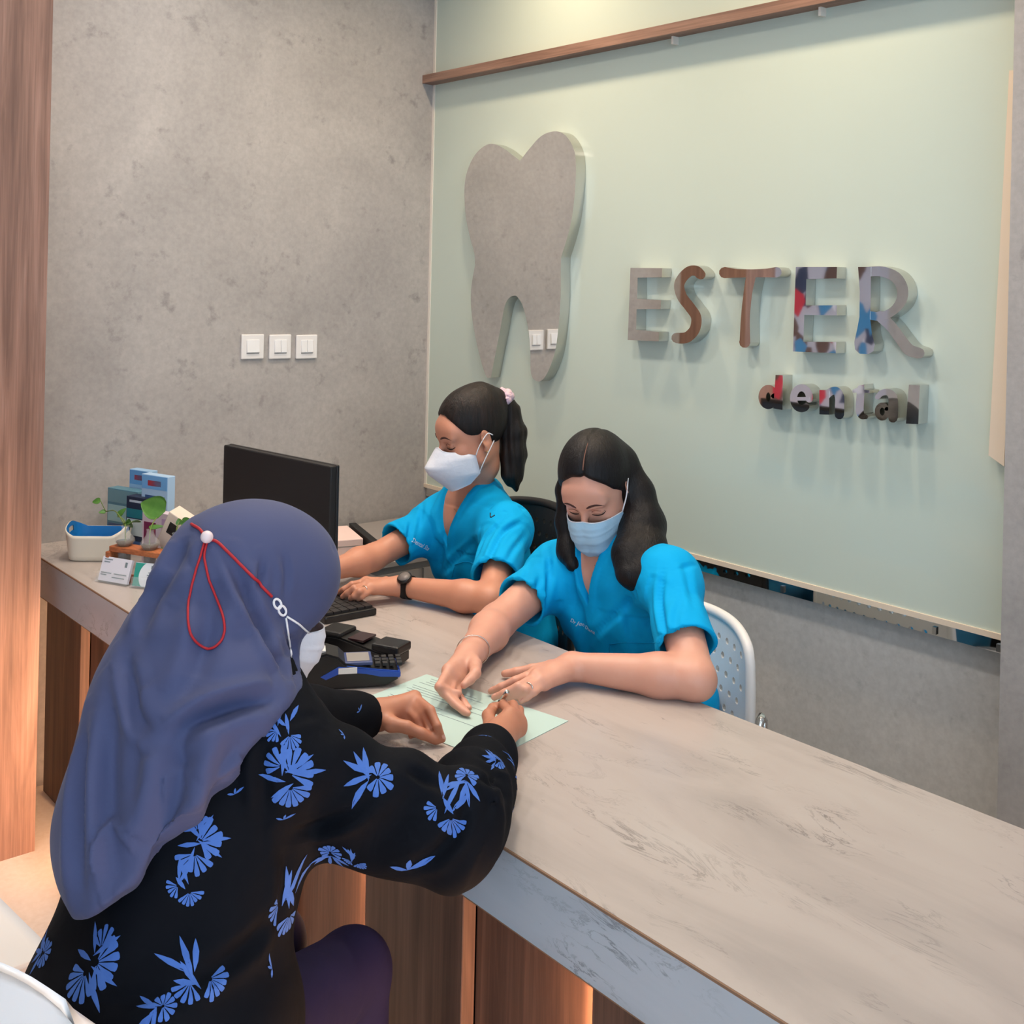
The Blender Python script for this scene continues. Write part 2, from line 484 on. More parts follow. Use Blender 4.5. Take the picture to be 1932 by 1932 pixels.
# shop window behind the camera: frame and clear panes
wn = empty('window_1', (1.3, -2.65, 0), kind='structure')
for x in (.40, 1.28, 2.15): box('window_frame', (x, -2.69, 0), (x + .05, -2.61, ZC), M['black_matte'], wn)
for z in (0, 2.92): box('window_frame', (.45, -2.68, z), (2.15, -2.62, z + .08), M['black_matte'], wn)
wn2 = empty('window_2', (2.25, -.65, 0), kind='structure')
for y in (-2.60, -1.32, -.03, 1.25): box('window_frame', (2.21, y, 0), (2.29, y + .05, ZC), M['black_matte'], wn2)
for z in (0, 2.92): box('window_frame', (2.22, -2.55, z), (2.28, 1.25, z + .08), M['black_matte'], wn2)
t = NT('clear_pane'); tr = t.n('ShaderNodeBsdfTransparent'); gl = t.n('ShaderNodeBsdfGlossy'); gl.inputs['Roughness'].default_value = .02
mx = t.n('ShaderNodeMixShader'); mx.inputs[0].default_value = .06
t.l(tr.outputs[0], mx.inputs[1]); t.l(gl.outputs[0], mx.inputs[2]); t.l(mx.outputs[0], t.t.nodes['Material Output'].inputs['Surface']); M['pane'] = t.m
for x in (.45, 1.33): box('pane', (x, -2.655, .08), (x + .82, -2.645, 2.92), M['pane'], wn)
for y in (-2.55, -1.27, .02): box('pane', (2.245, y, .08), (2.255, y + 1.23, 2.92), M['pane'], wn2)
# trims on the back wall
tr1 = box('trim_1', (XL - .0, 2.545, 2.352), (-1.16, YB, 2.384), M['wood_trim']); tag(tr1, kind='structure')
for px in (1262, 1540): 
    p = ony(px, 80 if px < 1400 else 30, 2.56); box('shelf_clip', (p[0] - .004, 2.575, 2.328), (p[0] + .004, YB, 2.352), M['silicone'], tr1)
tr2 = box('trim_2', (XL, YB - .006, .772), (-1.18, YB + .04, .786), M['cream']); tag(tr2, kind='structure')
box('mirror_strip', (XL, YB + .004, .738), (-1.18, YB + .012, .772), M['mirror'], tr2)
for px, py in ((1476, 1108), (1763, 1186), (1884, 1218)):
    p = ony(px, py, YB); box('screw_clip', (p[0] - .005, YB - .002, .742), (p[0] + .005, YB + .004, .760), M['silver'], tr2)
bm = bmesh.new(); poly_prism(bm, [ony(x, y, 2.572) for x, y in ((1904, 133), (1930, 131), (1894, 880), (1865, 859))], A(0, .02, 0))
tag(mesh_bm('reflection_strip', bm, M['cream']), kind='structure')  # added pale slat standing in for a lit reflection beside the column
# ceiling downlights
def downlight(x, y, power, col, size=.16, spread=2.4, where=''):
    o = empty('ceiling_downlight', (x, y, ZC), 'round warm downlight in the ceiling ' + where, 'downlight', 'ceiling downlights above the counter')
    lathe_obj('rim', [(.06, -.012), (.075, -.010), (.078, 0), (.058, 0)], M['white_plastic'], o, Matrix.Translation((x, y, ZC)))
    lathe_obj('lens', [(.0005, -.006), (.056, -.006), (.056, -.004), (.0005, -.004)], M['lamp'], o, Matrix.Translation((x, y, ZC)))
    l = bpy.data.lights.new('downlight_beam', 'AREA'); l.shape = 'DISK'; l.size = size; l.energy = power; l.color = col; l.spread = spread
    lo = bpy.data.objects.new('downlight_beam', l); COL.objects.link(lo); lo.location = (x, y, ZC - .02); lo.parent = o; lo.matrix_parent_inverse = Matrix.Translation(o.location).inverted()
WARM = (1.0, .76, .52)
for x, wh in ((-2.72, 'in front of the tooth sign'), (-1.62, 'in front of the word sign')): downlight(x, 2.20, 8.0, WARM, .10, 2.6, wh)
for x, y, pw, wh in ((-2.9, 1.40, 8.5, 'above the monitor'), (-1.9, 1.40, 9, 'above the form'), (-.8, 1.40, 3.5, 'above the bare counter end')): downlight(x, y, pw, (1, .88, .78), .25, 2.4, wh)
for x, y, wh in ((-2.3, .2, 'above the empty chair'), (-.9, .2, 'behind the visitor'), (.5, .2, 'over the entrance')): downlight(x, y, 3.0, (1, .90, .82), .25, 2.4, wh)

# ------------------------------------------------------------------ counter
FY, BY = 1.085, 1.767
XR = 1.2
wt = empty('counter_worktop', (-1.2, 1.43, .635), 'long white marble counter top with grey veins and a thick front edge', 'counter top')
box('slab', (XL + .001, FY + .003, .735), (XR, BY, CZ), M['marble'], wt)
box('edge_joint', (XL + .001, FY, CZ - .004), (XR, FY + .004, CZ - .0003), M['joint'], wt)
box('front_apron', (XL + .001, FY, .638), (XR, FY + .02, CZ - .004), M['marble_daylit'], wt)
box('back_apron', (XL + .001, BY - .02, .70), (XR, BY, .735), M['marble'], wt)
box('apron_lip', (XL + .001, FY + .001, .635), (XR, FY + .03, .638), M['joint'], wt)
cb = empty('counter_cabinet', (-1.2, 1.2, 0), 'wooden counter front of alternating proud and set back vertical boards with warm light between', 'counter cabinet')
bx0 = XL
k = 0
x = -3.5
while x < XR - .3:
    box('board', (x, 1.15, .0), (x + .291, 1.178, .635), M['wood'], cb, bevel=.0015, seg=1)
    box('recessed_board', (x + .291, 1.180, .0), (x + .592, 1.20, .635), M['wood'], cb)
    box('led_strip', (x - .006, 1.160, .01), (x - .001, 1.174, .63), M['led'] if x > -3.4 else M['led_dim'], cb)
    x += .592
box('recessed_board', (XL + .001, 1.180, 0), (-3.5, 1.20, .635), M['wood'], cb)
box('core', (XL + .001, 1.20, 0), (XR - .1, 1.24, .634), M['black_matte'], cb)

# ------------------------------------------------------------------ light switches on the left wall
for i, (x, lab) in enumerate(((475, 'white light switch nearest the wooden column, one wide rocker'), (527, 'white light switch in the middle of the three on the concrete wall'), (577, 'white light switch nearest the glass panel, with a split rocker'))):
    p = onx(x, 654, XL)
    s = empty('light_switch', (XL, p[1], p[2]), lab, 'switch', 'light switches on the concrete wall')
    y, z = p[1], p[2]
    box('plate', (XL, y - .043, z - .043), (XL + .009, y + .043, z + .043), M['white_plastic'], s, bevel=.003)
    w_ = .05
    if i < 1: rk = [(y - .024, y + .024)]
    else: rk = [(y - .024, y - .0008), (y + .0008, y + .024)]
    for a, b in rk:
        q = box('rocker', (0, a, -.022), (.006, b, .022), M['white_gloss'], s, M=Matrix.Translation((XL + .0075, 0, z + .002)) @ Matrix.Rotation(-.07, 4, 'Y'), bevel=.0012)
    box('slot', (XL + .0085, y - .024, z - .0245), (XL + .0095, y + .024, z - .022), M['grey_cabinet'], s)

# ------------------------------------------------------------------ tooth sign and letters (polished steel)
YF = 2.555
T0 = [(250, 190), (330, 220), (395, 268), (450, 310), (520, 220), (600, 135), (690, 103), (760, 125), (815, 200), (840, 300), (838, 480), (815, 700), (780, 850), (738, 985), (735, 1100), (735, 1250), (722, 1450), (695, 1650), (640, 1800), (590, 1855), (545, 1840), (525, 1780), (520, 1600), (500, 1450), (470, 1330), (435, 1268), (410, 1255), (370, 1275), (340, 1340), (310, 1500), (280, 1650), (245, 1830), (210, 1815), (160, 1650), (120, 1450), (105, 1280), (115, 1150), (135, 1040), (130, 960), (100, 850), (70, 700), (60, 520), (75, 400), (120, 290), (180, 220)]
CORN = {3, 13, 37, 30, 31}
pts = [(860 + x / 3.715, 220 + y / 3.715) for x, y in T0]
def smooth_outline(pts, corners, n=4):
    segs = sorted(corners); out = []
    m = len(pts)
    for a, b in zip(segs, segs[1:] + [segs[0] + m]):
        sub = [pts[i % m] for i in range(a, b + 1)]
        out += [tuple(p) for p in catmull(sub, n)[:-1]] if len(sub) > 2 else [tuple(sub[0])]
    return out
pts = smooth_outline(pts, CORN)
bm = bmesh.new(); poly_prism(bm, [ony(x, y, YF) for x, y in pts], A(0, YB - YF - .001, 0))
bm.normal_update()
for f in bm.faces: f.material_index = 0 if abs(f.normal.y) > .9 else 1
to = mesh_bm('tooth_sign', bm, [M['mirror'], M['steel_side']])
tag(to, 'polished steel tooth shape mounted on the glass panel', 'sign')
def stroke(bm, path, wds, y0, caps=True):
    P = np.array(path, float); n = len(P)
    wds = np.full(n, wds) if np.isscalar(wds) else np.array(wds, float)
    T = np.gradient(P, axis=0); T /= np.linalg.norm(T, axis=1)[:, None]
    Nn = np.stack([-T[:, 1], T[:, 0]], -1)
    Lp = P + Nn * wds[:, None] / 2; Rp = P - Nn * wds[:, None] / 2
    out = [tuple(p) for p in Lp]
    if caps:
        for a in np.linspace(-PI / 2, PI / 2, 6)[1:-1]: out.append(tuple(P[-1] + (T[-1] * math.cos(a) - Nn[-1] * math.sin(a)) * wds[-1] / 2))
    out += [tuple(p) for p in Rp[::-1]]
    if caps:
        for a in np.linspace(-PI / 2, PI / 2, 6)[1:-1]: out.append(tuple(P[0] + (-T[0] * math.cos(a) + Nn[0] * math.sin(a)) * wds[0] / 2))
    poly_prism(bm, [ony(x, y, y0) for x, y in out], A(0, YB - y0 - .001, 0))
def letter(name, label, cat, polys=(), strokes=(), o=(0, 0), s=1.0):
    bm = bmesh.new(); k = 0
    for pl in polys:
        poly_prism(bm, [ony(o[0] + x / s, o[1] + y / s, YF + k * .0004) for x, y in pl], A(0, YB - YF - .001 - k * .0004, 0)); k += 1
    for path, wd, sm in strokes:
        path = [(o[0] + x / s, o[1] + y / s) for x, y in path]
        wd = np.array(wd, float) / s
        if sm:
            m = len(path); path = catmull([(x, y, 0) for x, y in path], 6)[:, :2]
            if wd.ndim: wd = np.interp(np.linspace(0, m - 1, len(path)), np.arange(m), wd)
        stroke(bm, path, float(wd) if np.ndim(wd) == 0 else wd, YF + k * .0004, sm); k += 1
    bmesh.ops.recalc_face_normals(bm, faces=bm.faces[:])
    for f in bm.faces: f.material_index = 0 if abs(f.normal.y) > .9 else 1
    return tag(mesh_bm(name, bm, [M['mirror'], M['steel_side']]), label, cat, 'steel letters on the glass panel')
o, s = (1160, 470), 3.116
letter('sign_letter', 'first capital E of the large steel word beside the tooth', 'letter', [[(92, 110), (278, 112), (276, 165), (134, 168), (131, 292), (272, 300), (269, 352), (128, 353), (125, 474), (260, 487), (258, 542), (76, 535)]], o=o, s=s)
letter('sign_letter', 'capital S of the large steel word, curved with round ends', 'letter', (), [([(505, 150), (478, 128), (440, 130), (400, 165), (378, 215), (395, 280), (440, 340), (478, 400), (470, 470), (430, 515), (390, 524), (362, 522)], [58, 60, 60, 60, 60, 60, 60, 60, 62, 64, 64, 60], True)], o, s)
letter('sign_letter', 'capital T of the large steel word with flared crossbar', 'letter', (), [([(645, 138), (720, 142), (810, 142), (890, 140), (950, 136)], [66, 50, 46, 50, 62], True), ([(800, 160), (782, 260), (768, 400), (765, 530), (764, 548)], [58, 50, 52, 62, 66], True)], o, s)
letter('sign_letter', 'second capital E of the large steel word, between T and R', 'letter', [[(1064, 105), (1306, 105), (1304, 172), (1126, 176), (1122, 332), (1306, 330), (1304, 390), (1114, 386), (1108, 545), (1302, 546), (1300, 612), (1047, 602)]], o=o, s=s)
letter('sign_letter', 'capital R of the large steel word with a kicked out leg', 'letter', [[(1430, 105), (1506, 105), (1504, 300), (1500, 400), (1512, 500), (1528, 560), (1520, 600), (1490, 618), (1440, 615), (1412, 590), (1408, 545), (1425, 470), (1438, 400), (1440, 250)]], [([(1480, 133), (1570, 132), (1650, 165), (1690, 230), (1685, 300), (1640, 360), (1570, 395), (1500, 390)], [56, 60, 66, 66, 62, 50, 50, 50], True), ([(1560, 395), (1620, 450), (1680, 530), (1730, 592), (1790, 612)], [64, 64, 64, 70, 62], True)], o, s)
o, s = (1400, 690), 5.084
def arc(cx, cy, rx, ry, a0, a1, n=14):
    return [(cx + rx * math.cos(math.radians(a)), cy + ry * math.sin(math.radians(a))) for a in np.linspace(a0, a1, n)]
letter('sign_letter', 'small steel letter d at the start of the lower word', 'letter', [[(322, 88), (392, 92), (388, 424), (300, 410)]], [(arc(252, 300, 58, 80, 0, 345, 20), 72, True)], o, s)
letter('sign_letter', 'small steel letter e in the lower word', 'letter', (), [([(500, 318), (645, 318)], 34, False), (arc(570, 312, 76, 100, 5, -305, 22), 68, True)], o, s)
letter('sign_letter', 'small steel letter n in the lower word', 'letter', [[(742, 232), (836, 236), (836, 470), (742, 466)]], [([(800, 300), (850, 250), (905, 245), (935, 300), (936, 400), (934, 470)], [66, 74, 80, 88, 90, 90], True)], o, s)
letter('sign_letter', 'small steel letter t in the lower word', 'letter', [[(1060, 232), (1170, 178), (1172, 232), (1225, 236), (1225, 262), (1060, 258)]], [([(1140, 220), (1132, 330), (1128, 430), (1150, 480), (1185, 490)], [72, 76, 78, 66, 48], True)], o, s)
letter('sign_letter', 'small steel letter a in the lower word', 'letter', (), [([(1300, 300), (1340, 262), (1400, 255), (1445, 300), (1450, 400), (1448, 500)], [50, 56, 64, 86, 96, 92], True), (arc(1345, 440, 48, 62, -20, 330, 16), 48, True)], o, s)
letter('sign_letter', 'small steel letter l at the end of the lower word', 'letter', [[(1600, 182), (1705, 190), (1690, 560), (1572, 556)]], o=o, s=s)

# poster board left of the entrance, mirrored in the letters
pb = empty('poster_board', (-3.5, .3, 0), 'white poster board with red and blue shapes, mirrored in the steel letters', 'poster')
box('board', (XL + .021, -.75, .5), (XL + .051, .72, 2.3), plain('poster_ground', (176, 176, 190), .7), pb)
r2 = random.Random(3)
cl = [plain('poster_%d' % i, c, .7) for i, c in enumerate(((190, 40, 60), (60, 130, 180), (92, 68, 60), (40, 50, 80), (96, 72, 64), (214, 216, 226)))]
for i in range(120):
    cy, cz, a = r2.uniform(-.62, .60), r2.uniform(.62, 2.18), r2.uniform(.04, .11)
    bm = bmesh.new(); m = r2.choice((3, 5, 7, 12)); ph = r2.uniform(0, 6)
    poly_prism(bm, [(XL + .0515 + i * .00004, cy + a * r2.uniform(.5, 1) * math.cos(ph + 2 * PI * k / m), cz + a * 1.2 * r2.uniform(.5, 1) * math.sin(ph + 2 * PI * k / m)) for k in range(m)], A(.0006, 0, 0))
    mesh_bm('printed_shape', bm, cl[i % 6], pb)
# ------------------------------------------------------------------ chairs
def perforated_chair(cx, y_back, ztop, lab, mat, rows=9, cols=12, wd=.46, hh=.40, leg=True):
    """staff chair looking towards -y with a curved perforated back"""
    c = empty('office_chair', (cx, y_back - .25, 0), lab, 'chair', 'perforated staff chairs behind the counter')
    def S(u, v, off=0.0):                 # u across -1..1, v up 0..1
        wv = wd / 2 * (1 - .10 * v ** 3)
        x = cx + u * wv
        y = y_back - .075 * u * u + .06 * (v - .5) * .6 + off
        cr = .018 * abs(u) ** 7 * (v ** 4)
        return A(x, y, ztop - hh + v * hh - cr - .022 * u * u * v)
    bm = bmesh.new(); th = .014
    us = np.linspace(-1, 1, cols * 2 + 3); vs = np.linspace(0, 1, rows * 2 + 3)
    cache = {}
    def vert(u, v, off):
        k = (round(u, 5), round(v, 5), off)
        if k not in cache: cache[k] = bm.verts.new(S(u, v, off))
        return cache[k]
    for i in range(len(us) - 1):
        for j in range(len(vs) - 1):
            hole = j % 2 == 1 and (i + j // 2) % 2 == 1 and 2 <= i < len(us) - 3 and 2 <= j < len(vs) - 3
            u0, u1, v0, v1 = us[i], us[i + 1], vs[j], vs[j + 1]
            for off in (0.0, th):
                q = [vert(u0, v0, off), vert(u1, v0, off), vert(u1, v1, off), vert(u0, v1, off)]
                if not hole: bm.faces.new(q if off == 0 else q[::-1])
                else:
                    uc, vc = (u0 + u1) / 2, (v0 + v1) / 2; n = 12; ring = []
                    for k in range(n):
                        a = -3 * PI / 4 + 2 * PI * k / n
                        ring.append(vert(uc + (u1 - u0) * .40 * math.cos(a), vc + (v1 - v0) * .40 * math.sin(a), off))
                    for s in range(4):
                        b = s * 3
                        for k in range(3):
                            f = [ring[(b + k) % n], ring[(b + k + 1) % n], q[(s + 1) % 4]] if k else [q[s], ring[b], ring[(b + 1) % n]]
                            if k == 0: bm.faces.new(f[::-1] if off else f); bm.faces.new([q[s], ring[(b + 1) % n], q[(s + 1) % 4]][::-1] if off else [q[s], ring[(b + 1) % n], q[(s + 1) % 4]])
                            else: bm.faces.new(f[::-1] if off == 0 else f)
                    if off: 
                        r0 = [vert(uc + (u1 - u0) * .40 * math.cos(-3 * PI / 4 + 2 * PI * k / n), vc + (v1 - v0) * .40 * math.sin(-3 * PI / 4 + 2 * PI * k / n), 0.0) for k in range(n)]
                        for k in range(n): bm.faces.new((r0[k], r0[(k + 1) % n], ring[(k + 1) % n], ring[k]))
    for e in [e for e in bm.edges if len(e.link_faces) == 1]: pass
    mesh_bm('backrest', bm, mat, c, smooth=False)
    rim = [S(-1, v, th / 2) for v in np.linspace(0, .92, 14)] + [S(u, 1 - .02 * abs(u) ** 6, th / 2) for u in np.linspace(-.97, .97, 24)] + [S(1, v, th / 2) for v in np.linspace(.92, 0, 14)]
    tube_obj('back_rim', catmull(rim, 2), .013, mat, c, 10)
    G = np.array([[A(cx + u * .23 * (1 - .12 * (v < .2)), y_back - .02 - v * .46, .47 - .02 * math.cos(u * 1.3) - .03 * v ** 4) for v in np.linspace(0, 1, 14)] for u in np.linspace(-1, 1, 14)])
    grid_obj('seat', G, mat, c, .03)
    for sx in (-1, 1):
        tube_obj('back_post', catmull([(cx + sx * .19, y_back + .03, ztop - hh + .05), (cx + sx * .19, y_back + .03, .55), (cx + sx * .19, y_back - .04, .43), (cx + sx * .19, y_back - .2, .42)], 5), .012, M['chrome'], c)
        for sy in (0, 1):
            tube_obj('leg', [(cx + sx * .20, y_back - .08 - sy * .34, .44), (cx + sx * .235, y_back + .04 - sy * .52, .006)], .012, M['chrome'], c)
perforated_chair(-1.83, 2.20, .775, 'white perforated plastic chair behind the long haired woman', M['white_plastic'])
perforated_chair(-2.47, 2.24, .925, 'black perforated chair behind the woman with the ponytail', M['black_plastic'])
def shell_chair(M4, lab, mat):
    c = empty('visitor_chair', M4[:3, 3], lab, 'chair', 'white visitor chairs in front of the counter')
    nu, nv = 25, 34
    G = np.zeros((nu, nv, 3))
    for i, u in enumerate(np.linspace(-1, 1, nu)):
        for j, v in enumerate(np.linspace(0, 1, nv)):
            if v < .5:
                tt = v / .5; y = .24 - tt * .40; z = .455 - .02 * math.sin(tt * PI) - .03 * (1 - tt) ** 4 + .045 * u * u * (tt ** 1.2)
                wv = .235 * (1 - .10 * (1 - tt) ** 3)
                x = wv * u
            else:
                tt = (v - .5) / .5; an = tt * PI / 2
                y = -.16 - .075 * math.sin(min(an * 1.6, PI / 2)) - .05 * tt; z = .455 + .05 * (1 - math.cos(min(an * 1.6, PI / 2))) + .27 * tt ** 1.15
                wv = .235 * (1 - .16 * tt ** 4)
                x = wv * u; y += .12 * u * u * (1 - .45 * tt); z += .045 * u * u * (1 - tt) - .10 * abs(u) ** 3.5 * tt ** 2
            G[i, j] = (x, y, z)
    grid_obj('seat_shell', tp(M4, G.reshape(-1, 3)).reshape(nu, nv, 3), mat, c, .011)
    for sx in (-1, 1):
        for sy in (-1, 1):
            tube_obj('leg', tp(M4, [(sx * .10, sy * .10 + .02, .425), (sx * .22, sy * .21, .008)]), [.016, .010], M['wood_orange'], c)
    tube_obj('leg_brace', tp(M4, [(-.14, .16, .28), (.14, .16, .28), (.14, -.12, .28), (-.14, -.12, .28)]), .006, M['chrome'], c, 6, True)
shell_chair(frame(A(-1.595, .605, 0), (-.45, .9, 0)), 'white shell chair the visitor in the blue headscarf sits on', M['white_gloss'])
shell_chair(frame(A(-2.10, .40, 0), (-.10, .99, 0)), 'empty white shell chair left of the seated visitor', M['white_gloss'])

# ------------------------------------------------------------------ monitor, keyboard, terminals, paper
def obox(name, M4, lo, hi, mat, parent, bevel=0.0):
    return box(name, lo, hi, mat, parent, M=mm(M4), bevel=bevel)
mo = empty('computer_monitor', (-2.55, 1.41, CZ), 'black computer monitor seen from behind on the counter', 'monitor')
p0 = A(-2.775, 1.372, 0); p1 = A(-2.325, 1.432, 0)
Mm = frame((p0 + p1) / 2, np.cross(A(0, 0, 1), p1 - p0))     # y towards the staff
Lh = np.linalg.norm(p1 - p0) / 2
obox('back_shell', Mm, (-Lh, -.008, .835), (Lh, .012, 1.135), M['black_matte'], mo, .004)
obox('back_bulge', Mm, (-Lh * .5, -.022, .84), (Lh * .5, -.006, .95), M['black_matte'], mo, .01)
obox('bezel', Mm, (-Lh - .001, .010, .834), (Lh + .001, .020, 1.136), M['black_plastic'], mo, .003)
obox('screen', Mm, (-Lh + .012, .0202, .852), (Lh - .012, .0212, 1.122), plain('screen_dark', (40, 52, 70), .15), mo)
obox('stand_neck', Mm, (-.03, -.045, CZ + .008), (.03, -.03, .95), M['black_matte'], mo, .004)
obox('stand_foot', Mm, (-.11, -.12, CZ), (.11, .06, CZ + .010), M['black_matte'], mo, .004)
kb = empty('keyboard', (-2.54, 1.51, CZ), 'black keyboard behind the monitor under the typing hands', 'keyboard')
Mk = frame(A(-2.545, 1.508, CZ), (-.06, -1, 0))
obox('case', Mk, (-.218, -.072, 0), (.218, .072, .018), M['black_plastic'], kb, .004)
bm = bmesh.new()
keyme = None
for r in range(6):
    n = 15
    for c_ in range(n):
        wx = .416 / n
        x0 = -.208 + c_ * wx; y0 = -.066 + r * .022
        if r == 0 and 4 <= c_ <= 9:
            if c_ != 4: continue
            x1 = x0 + wx * 6
        else: x1 = x0 + wx
        M1 = mm(Mk) @ Matrix.Translation(((x0 + x1) / 2, y0 + .011, .017))
        k_ = box('key', (-(x1 - x0) / 2 + .0012, -.0098, 0), ((x1 - x0) / 2 - .0012, .0098, .007), M['key'], kb, M=M1, bevel=0)
bm.free()
# form sheet
sh = [onz(x, y, CZ + .0012) for x, y in ((805, 1273), (1072, 1361), (965, 1420), (862, 1421), (690, 1323))]
cA = onz(1072, 1361, CZ); cB = onz(805, 1273, CZ)
ex = nrm(cA - cB); ey = nrm(np.cross(A(0, 0, 1), ex))
L_ = np.linalg.norm(cA - cB); print('paper', L_)
Wd = .235
fm = empty('form_sheet', (cA + cB) / 2, 'mint green printed form lying on the counter under the hands', 'paper')
bm = bmesh.new(); poly_prism(bm, [cB + A(0, 0, .0004), cA + A(0, 0, .0004), cA - ey * Wd + A(0, 0, .0004), cB - ey * Wd + A(0, 0, .0004)], A(0, 0, .0008))
bmesh.ops.recalc_face_normals(bm, faces=bm.faces[:]); mesh_bm('sheet', bm, M['paper'], fm)
for i in range(22):
    b = .014 + i * .0098; a0 = .02 + rng.uniform(0, .02); a1 = a0 + rng.uniform(.05, L_ - .08)
    if i % 5 == 4: continue
    q = lambda a, bb: cB + ex * a - ey * bb + A(0, 0, .0013)
    bm = bmesh.new(); poly_prism(bm, [q(a0, b), q(a1, b), q(a1, b + .0016), q(a0, b + .0016)], A(0, 0, .0001)); bmesh.ops.recalc_face_normals(bm, faces=bm.faces[:])
    mesh_bm('printed_line', bm, M['ink'], fm)
# card terminal with blue band
P_ = lambda x, y, z: onz(x, y, z)
e1 = A(-1.920, 1.352, CZ); e0 = A(-2.012, 1.190, CZ)
Me = frame(e0, e1 - e0); Le = np.linalg.norm(e1 - e0)
tm = empty('card_terminal', (e0 + e1) / 2, 'black card payment terminal with a blue side band and stickers', 'card terminal')
def profile_prism(name, M4, prof, x0, x1, mat, parent, bevel=0.0):
    bm = bmesh.new(); poly_prism(bm, [(x0, y, z) for y, z in prof], A(x1 - x0, 0, 0))
    bmesh.ops.recalc_face_normals(bm, faces=bm.faces[:])
    if bevel:
        bmesh.ops.dissolve_limit(bm, angle_limit=.01, verts=bm.verts[:], edges=bm.edges[:])
        bmesh.ops.bevel(bm, geom=[e for e in bm.edges if len(e.link_faces) == 2 and e.calc_face_angle(0) > .6], offset=bevel, segments=2, affect='EDGES')
    bmesh.ops.transform(bm, matrix=mm(M4), verts=bm.verts[:]); return mesh_bm(name, bm, mat, parent)
profile_prism('body', Me, [(-.01, .012), (.02, 0), (Le - .03, .004), (Le, .018), (Le, .034), (Le - .05, .040), (.075, .052), (.06, .066), (.035, .074), (.005, .066), (-.012, .045)], -.038, .038, M['black_plastic'], tm, .004)
blue = plain('terminal_blue', (30, 74, 170), .4)
profile_prism('blue_band', Me, [(.02, .028), (.06, .050), (Le - .05, .039), (Le + .001, .033), (Le + .001, .020), (Le - .04, .022), (Le - .07, .029), (.07, .034), (.035, .020)], -.0395, .0395, blue, tm, .002)
obox('screen_bezel', Me, (-.033, .072, .046), (.033, .130, .0535), plain('bezel_blue', (60, 74, 120), .35), tm, .002)
obox('display', Me, (-.026, .078, .0535), (.026, .124, .0542), plain('display_grey', (150, 146, 142), .2), tm)
for r in range(4):
    for c_ in range(3):
        obox('button', Me, (-.026 + c_ * .019, .136 + r * .015 - .0, .041), (-.012 + c_ * .019, .146 + r * .015, .047), M['key'], tm)
obox('sticker', Me, (-.012, .012, .0715), (.022, .034, .0760), M['white_plastic'], tm)
obox('sticker_print', Me, (-.008, .018, .0760), (-.001, .028, .0763), M['ink'], tm)
obox('sticker_print', Me, (.004, .019, .0760), (.018, .026, .0763), M['ink'], tm)
obox('sticker', Me, (.0385, .060, .033), (.0403, .098, .045), M['white_plastic'], tm)
# second terminal, plain black, behind it
e1 = A(-1.985, 1.405, CZ); e0 = A(-2.165, 1.325, CZ)
M2 = frame(e0, e1 - e0); L2 = np.linalg.norm(e1 - e0)
t2 = empty('card_terminal', (e0 + e1) / 2, 'plain black card reader behind the blue banded terminal', 'card terminal')
profile_prism('body', M2, [(0, 0), (L2, .004), (L2, .030), (L2 - .05, .036), (.05, .052), (.0, .048)], -.036, .036, M['black_plastic'], t2, .004)
obox('paper_cover', M2, (-.034, .0, .046), (.034, .06, .060), M['black_matte'], t2, .006)
obox('display', M2, (-.026, .075, .046), (.026, .115, .0505), plain('display_maroon', (50, 26, 30), .2), t2)
obox('chip_slot', M2, (-.030, L2 - .06, .03), (.030, L2 + .008, .05), M['black_plastic'], t2, .005)
# small printer dock at the near left with a flap
dk = empty('receipt_printer', (-2.13, 1.24, CZ), 'low black receipt printer beside the visitor mask', 'printer')
Md = frame(A(-2.13, 1.20, CZ), (.35, .93, 0))
obox('body', Md, (-.05, -.06, 0), (.035, .075, .055), M['black_plastic'], dk, .01)
obox('lid', Md, (-.045, -.05, .055), (.03, .05, .066), M['black_matte'], dk, .005)
sl = empty('receipt_slip', (-2.17, 1.34, CZ), 'pale paper slip between the two card terminals', 'paper')
Ms = frame(A(-2.16, 1.30, CZ), (.75, .6, 0))
obox('slip', Ms, (-.03, -.03, .0005), (.03, .10, .0015), plain('slip', (196, 178, 168), .7), sl)
obox('slip_print', Ms, (-.02, .0, .0015), (.02, .004, .0017), M['ink'], sl)
# pen is placed with the visitor's hand

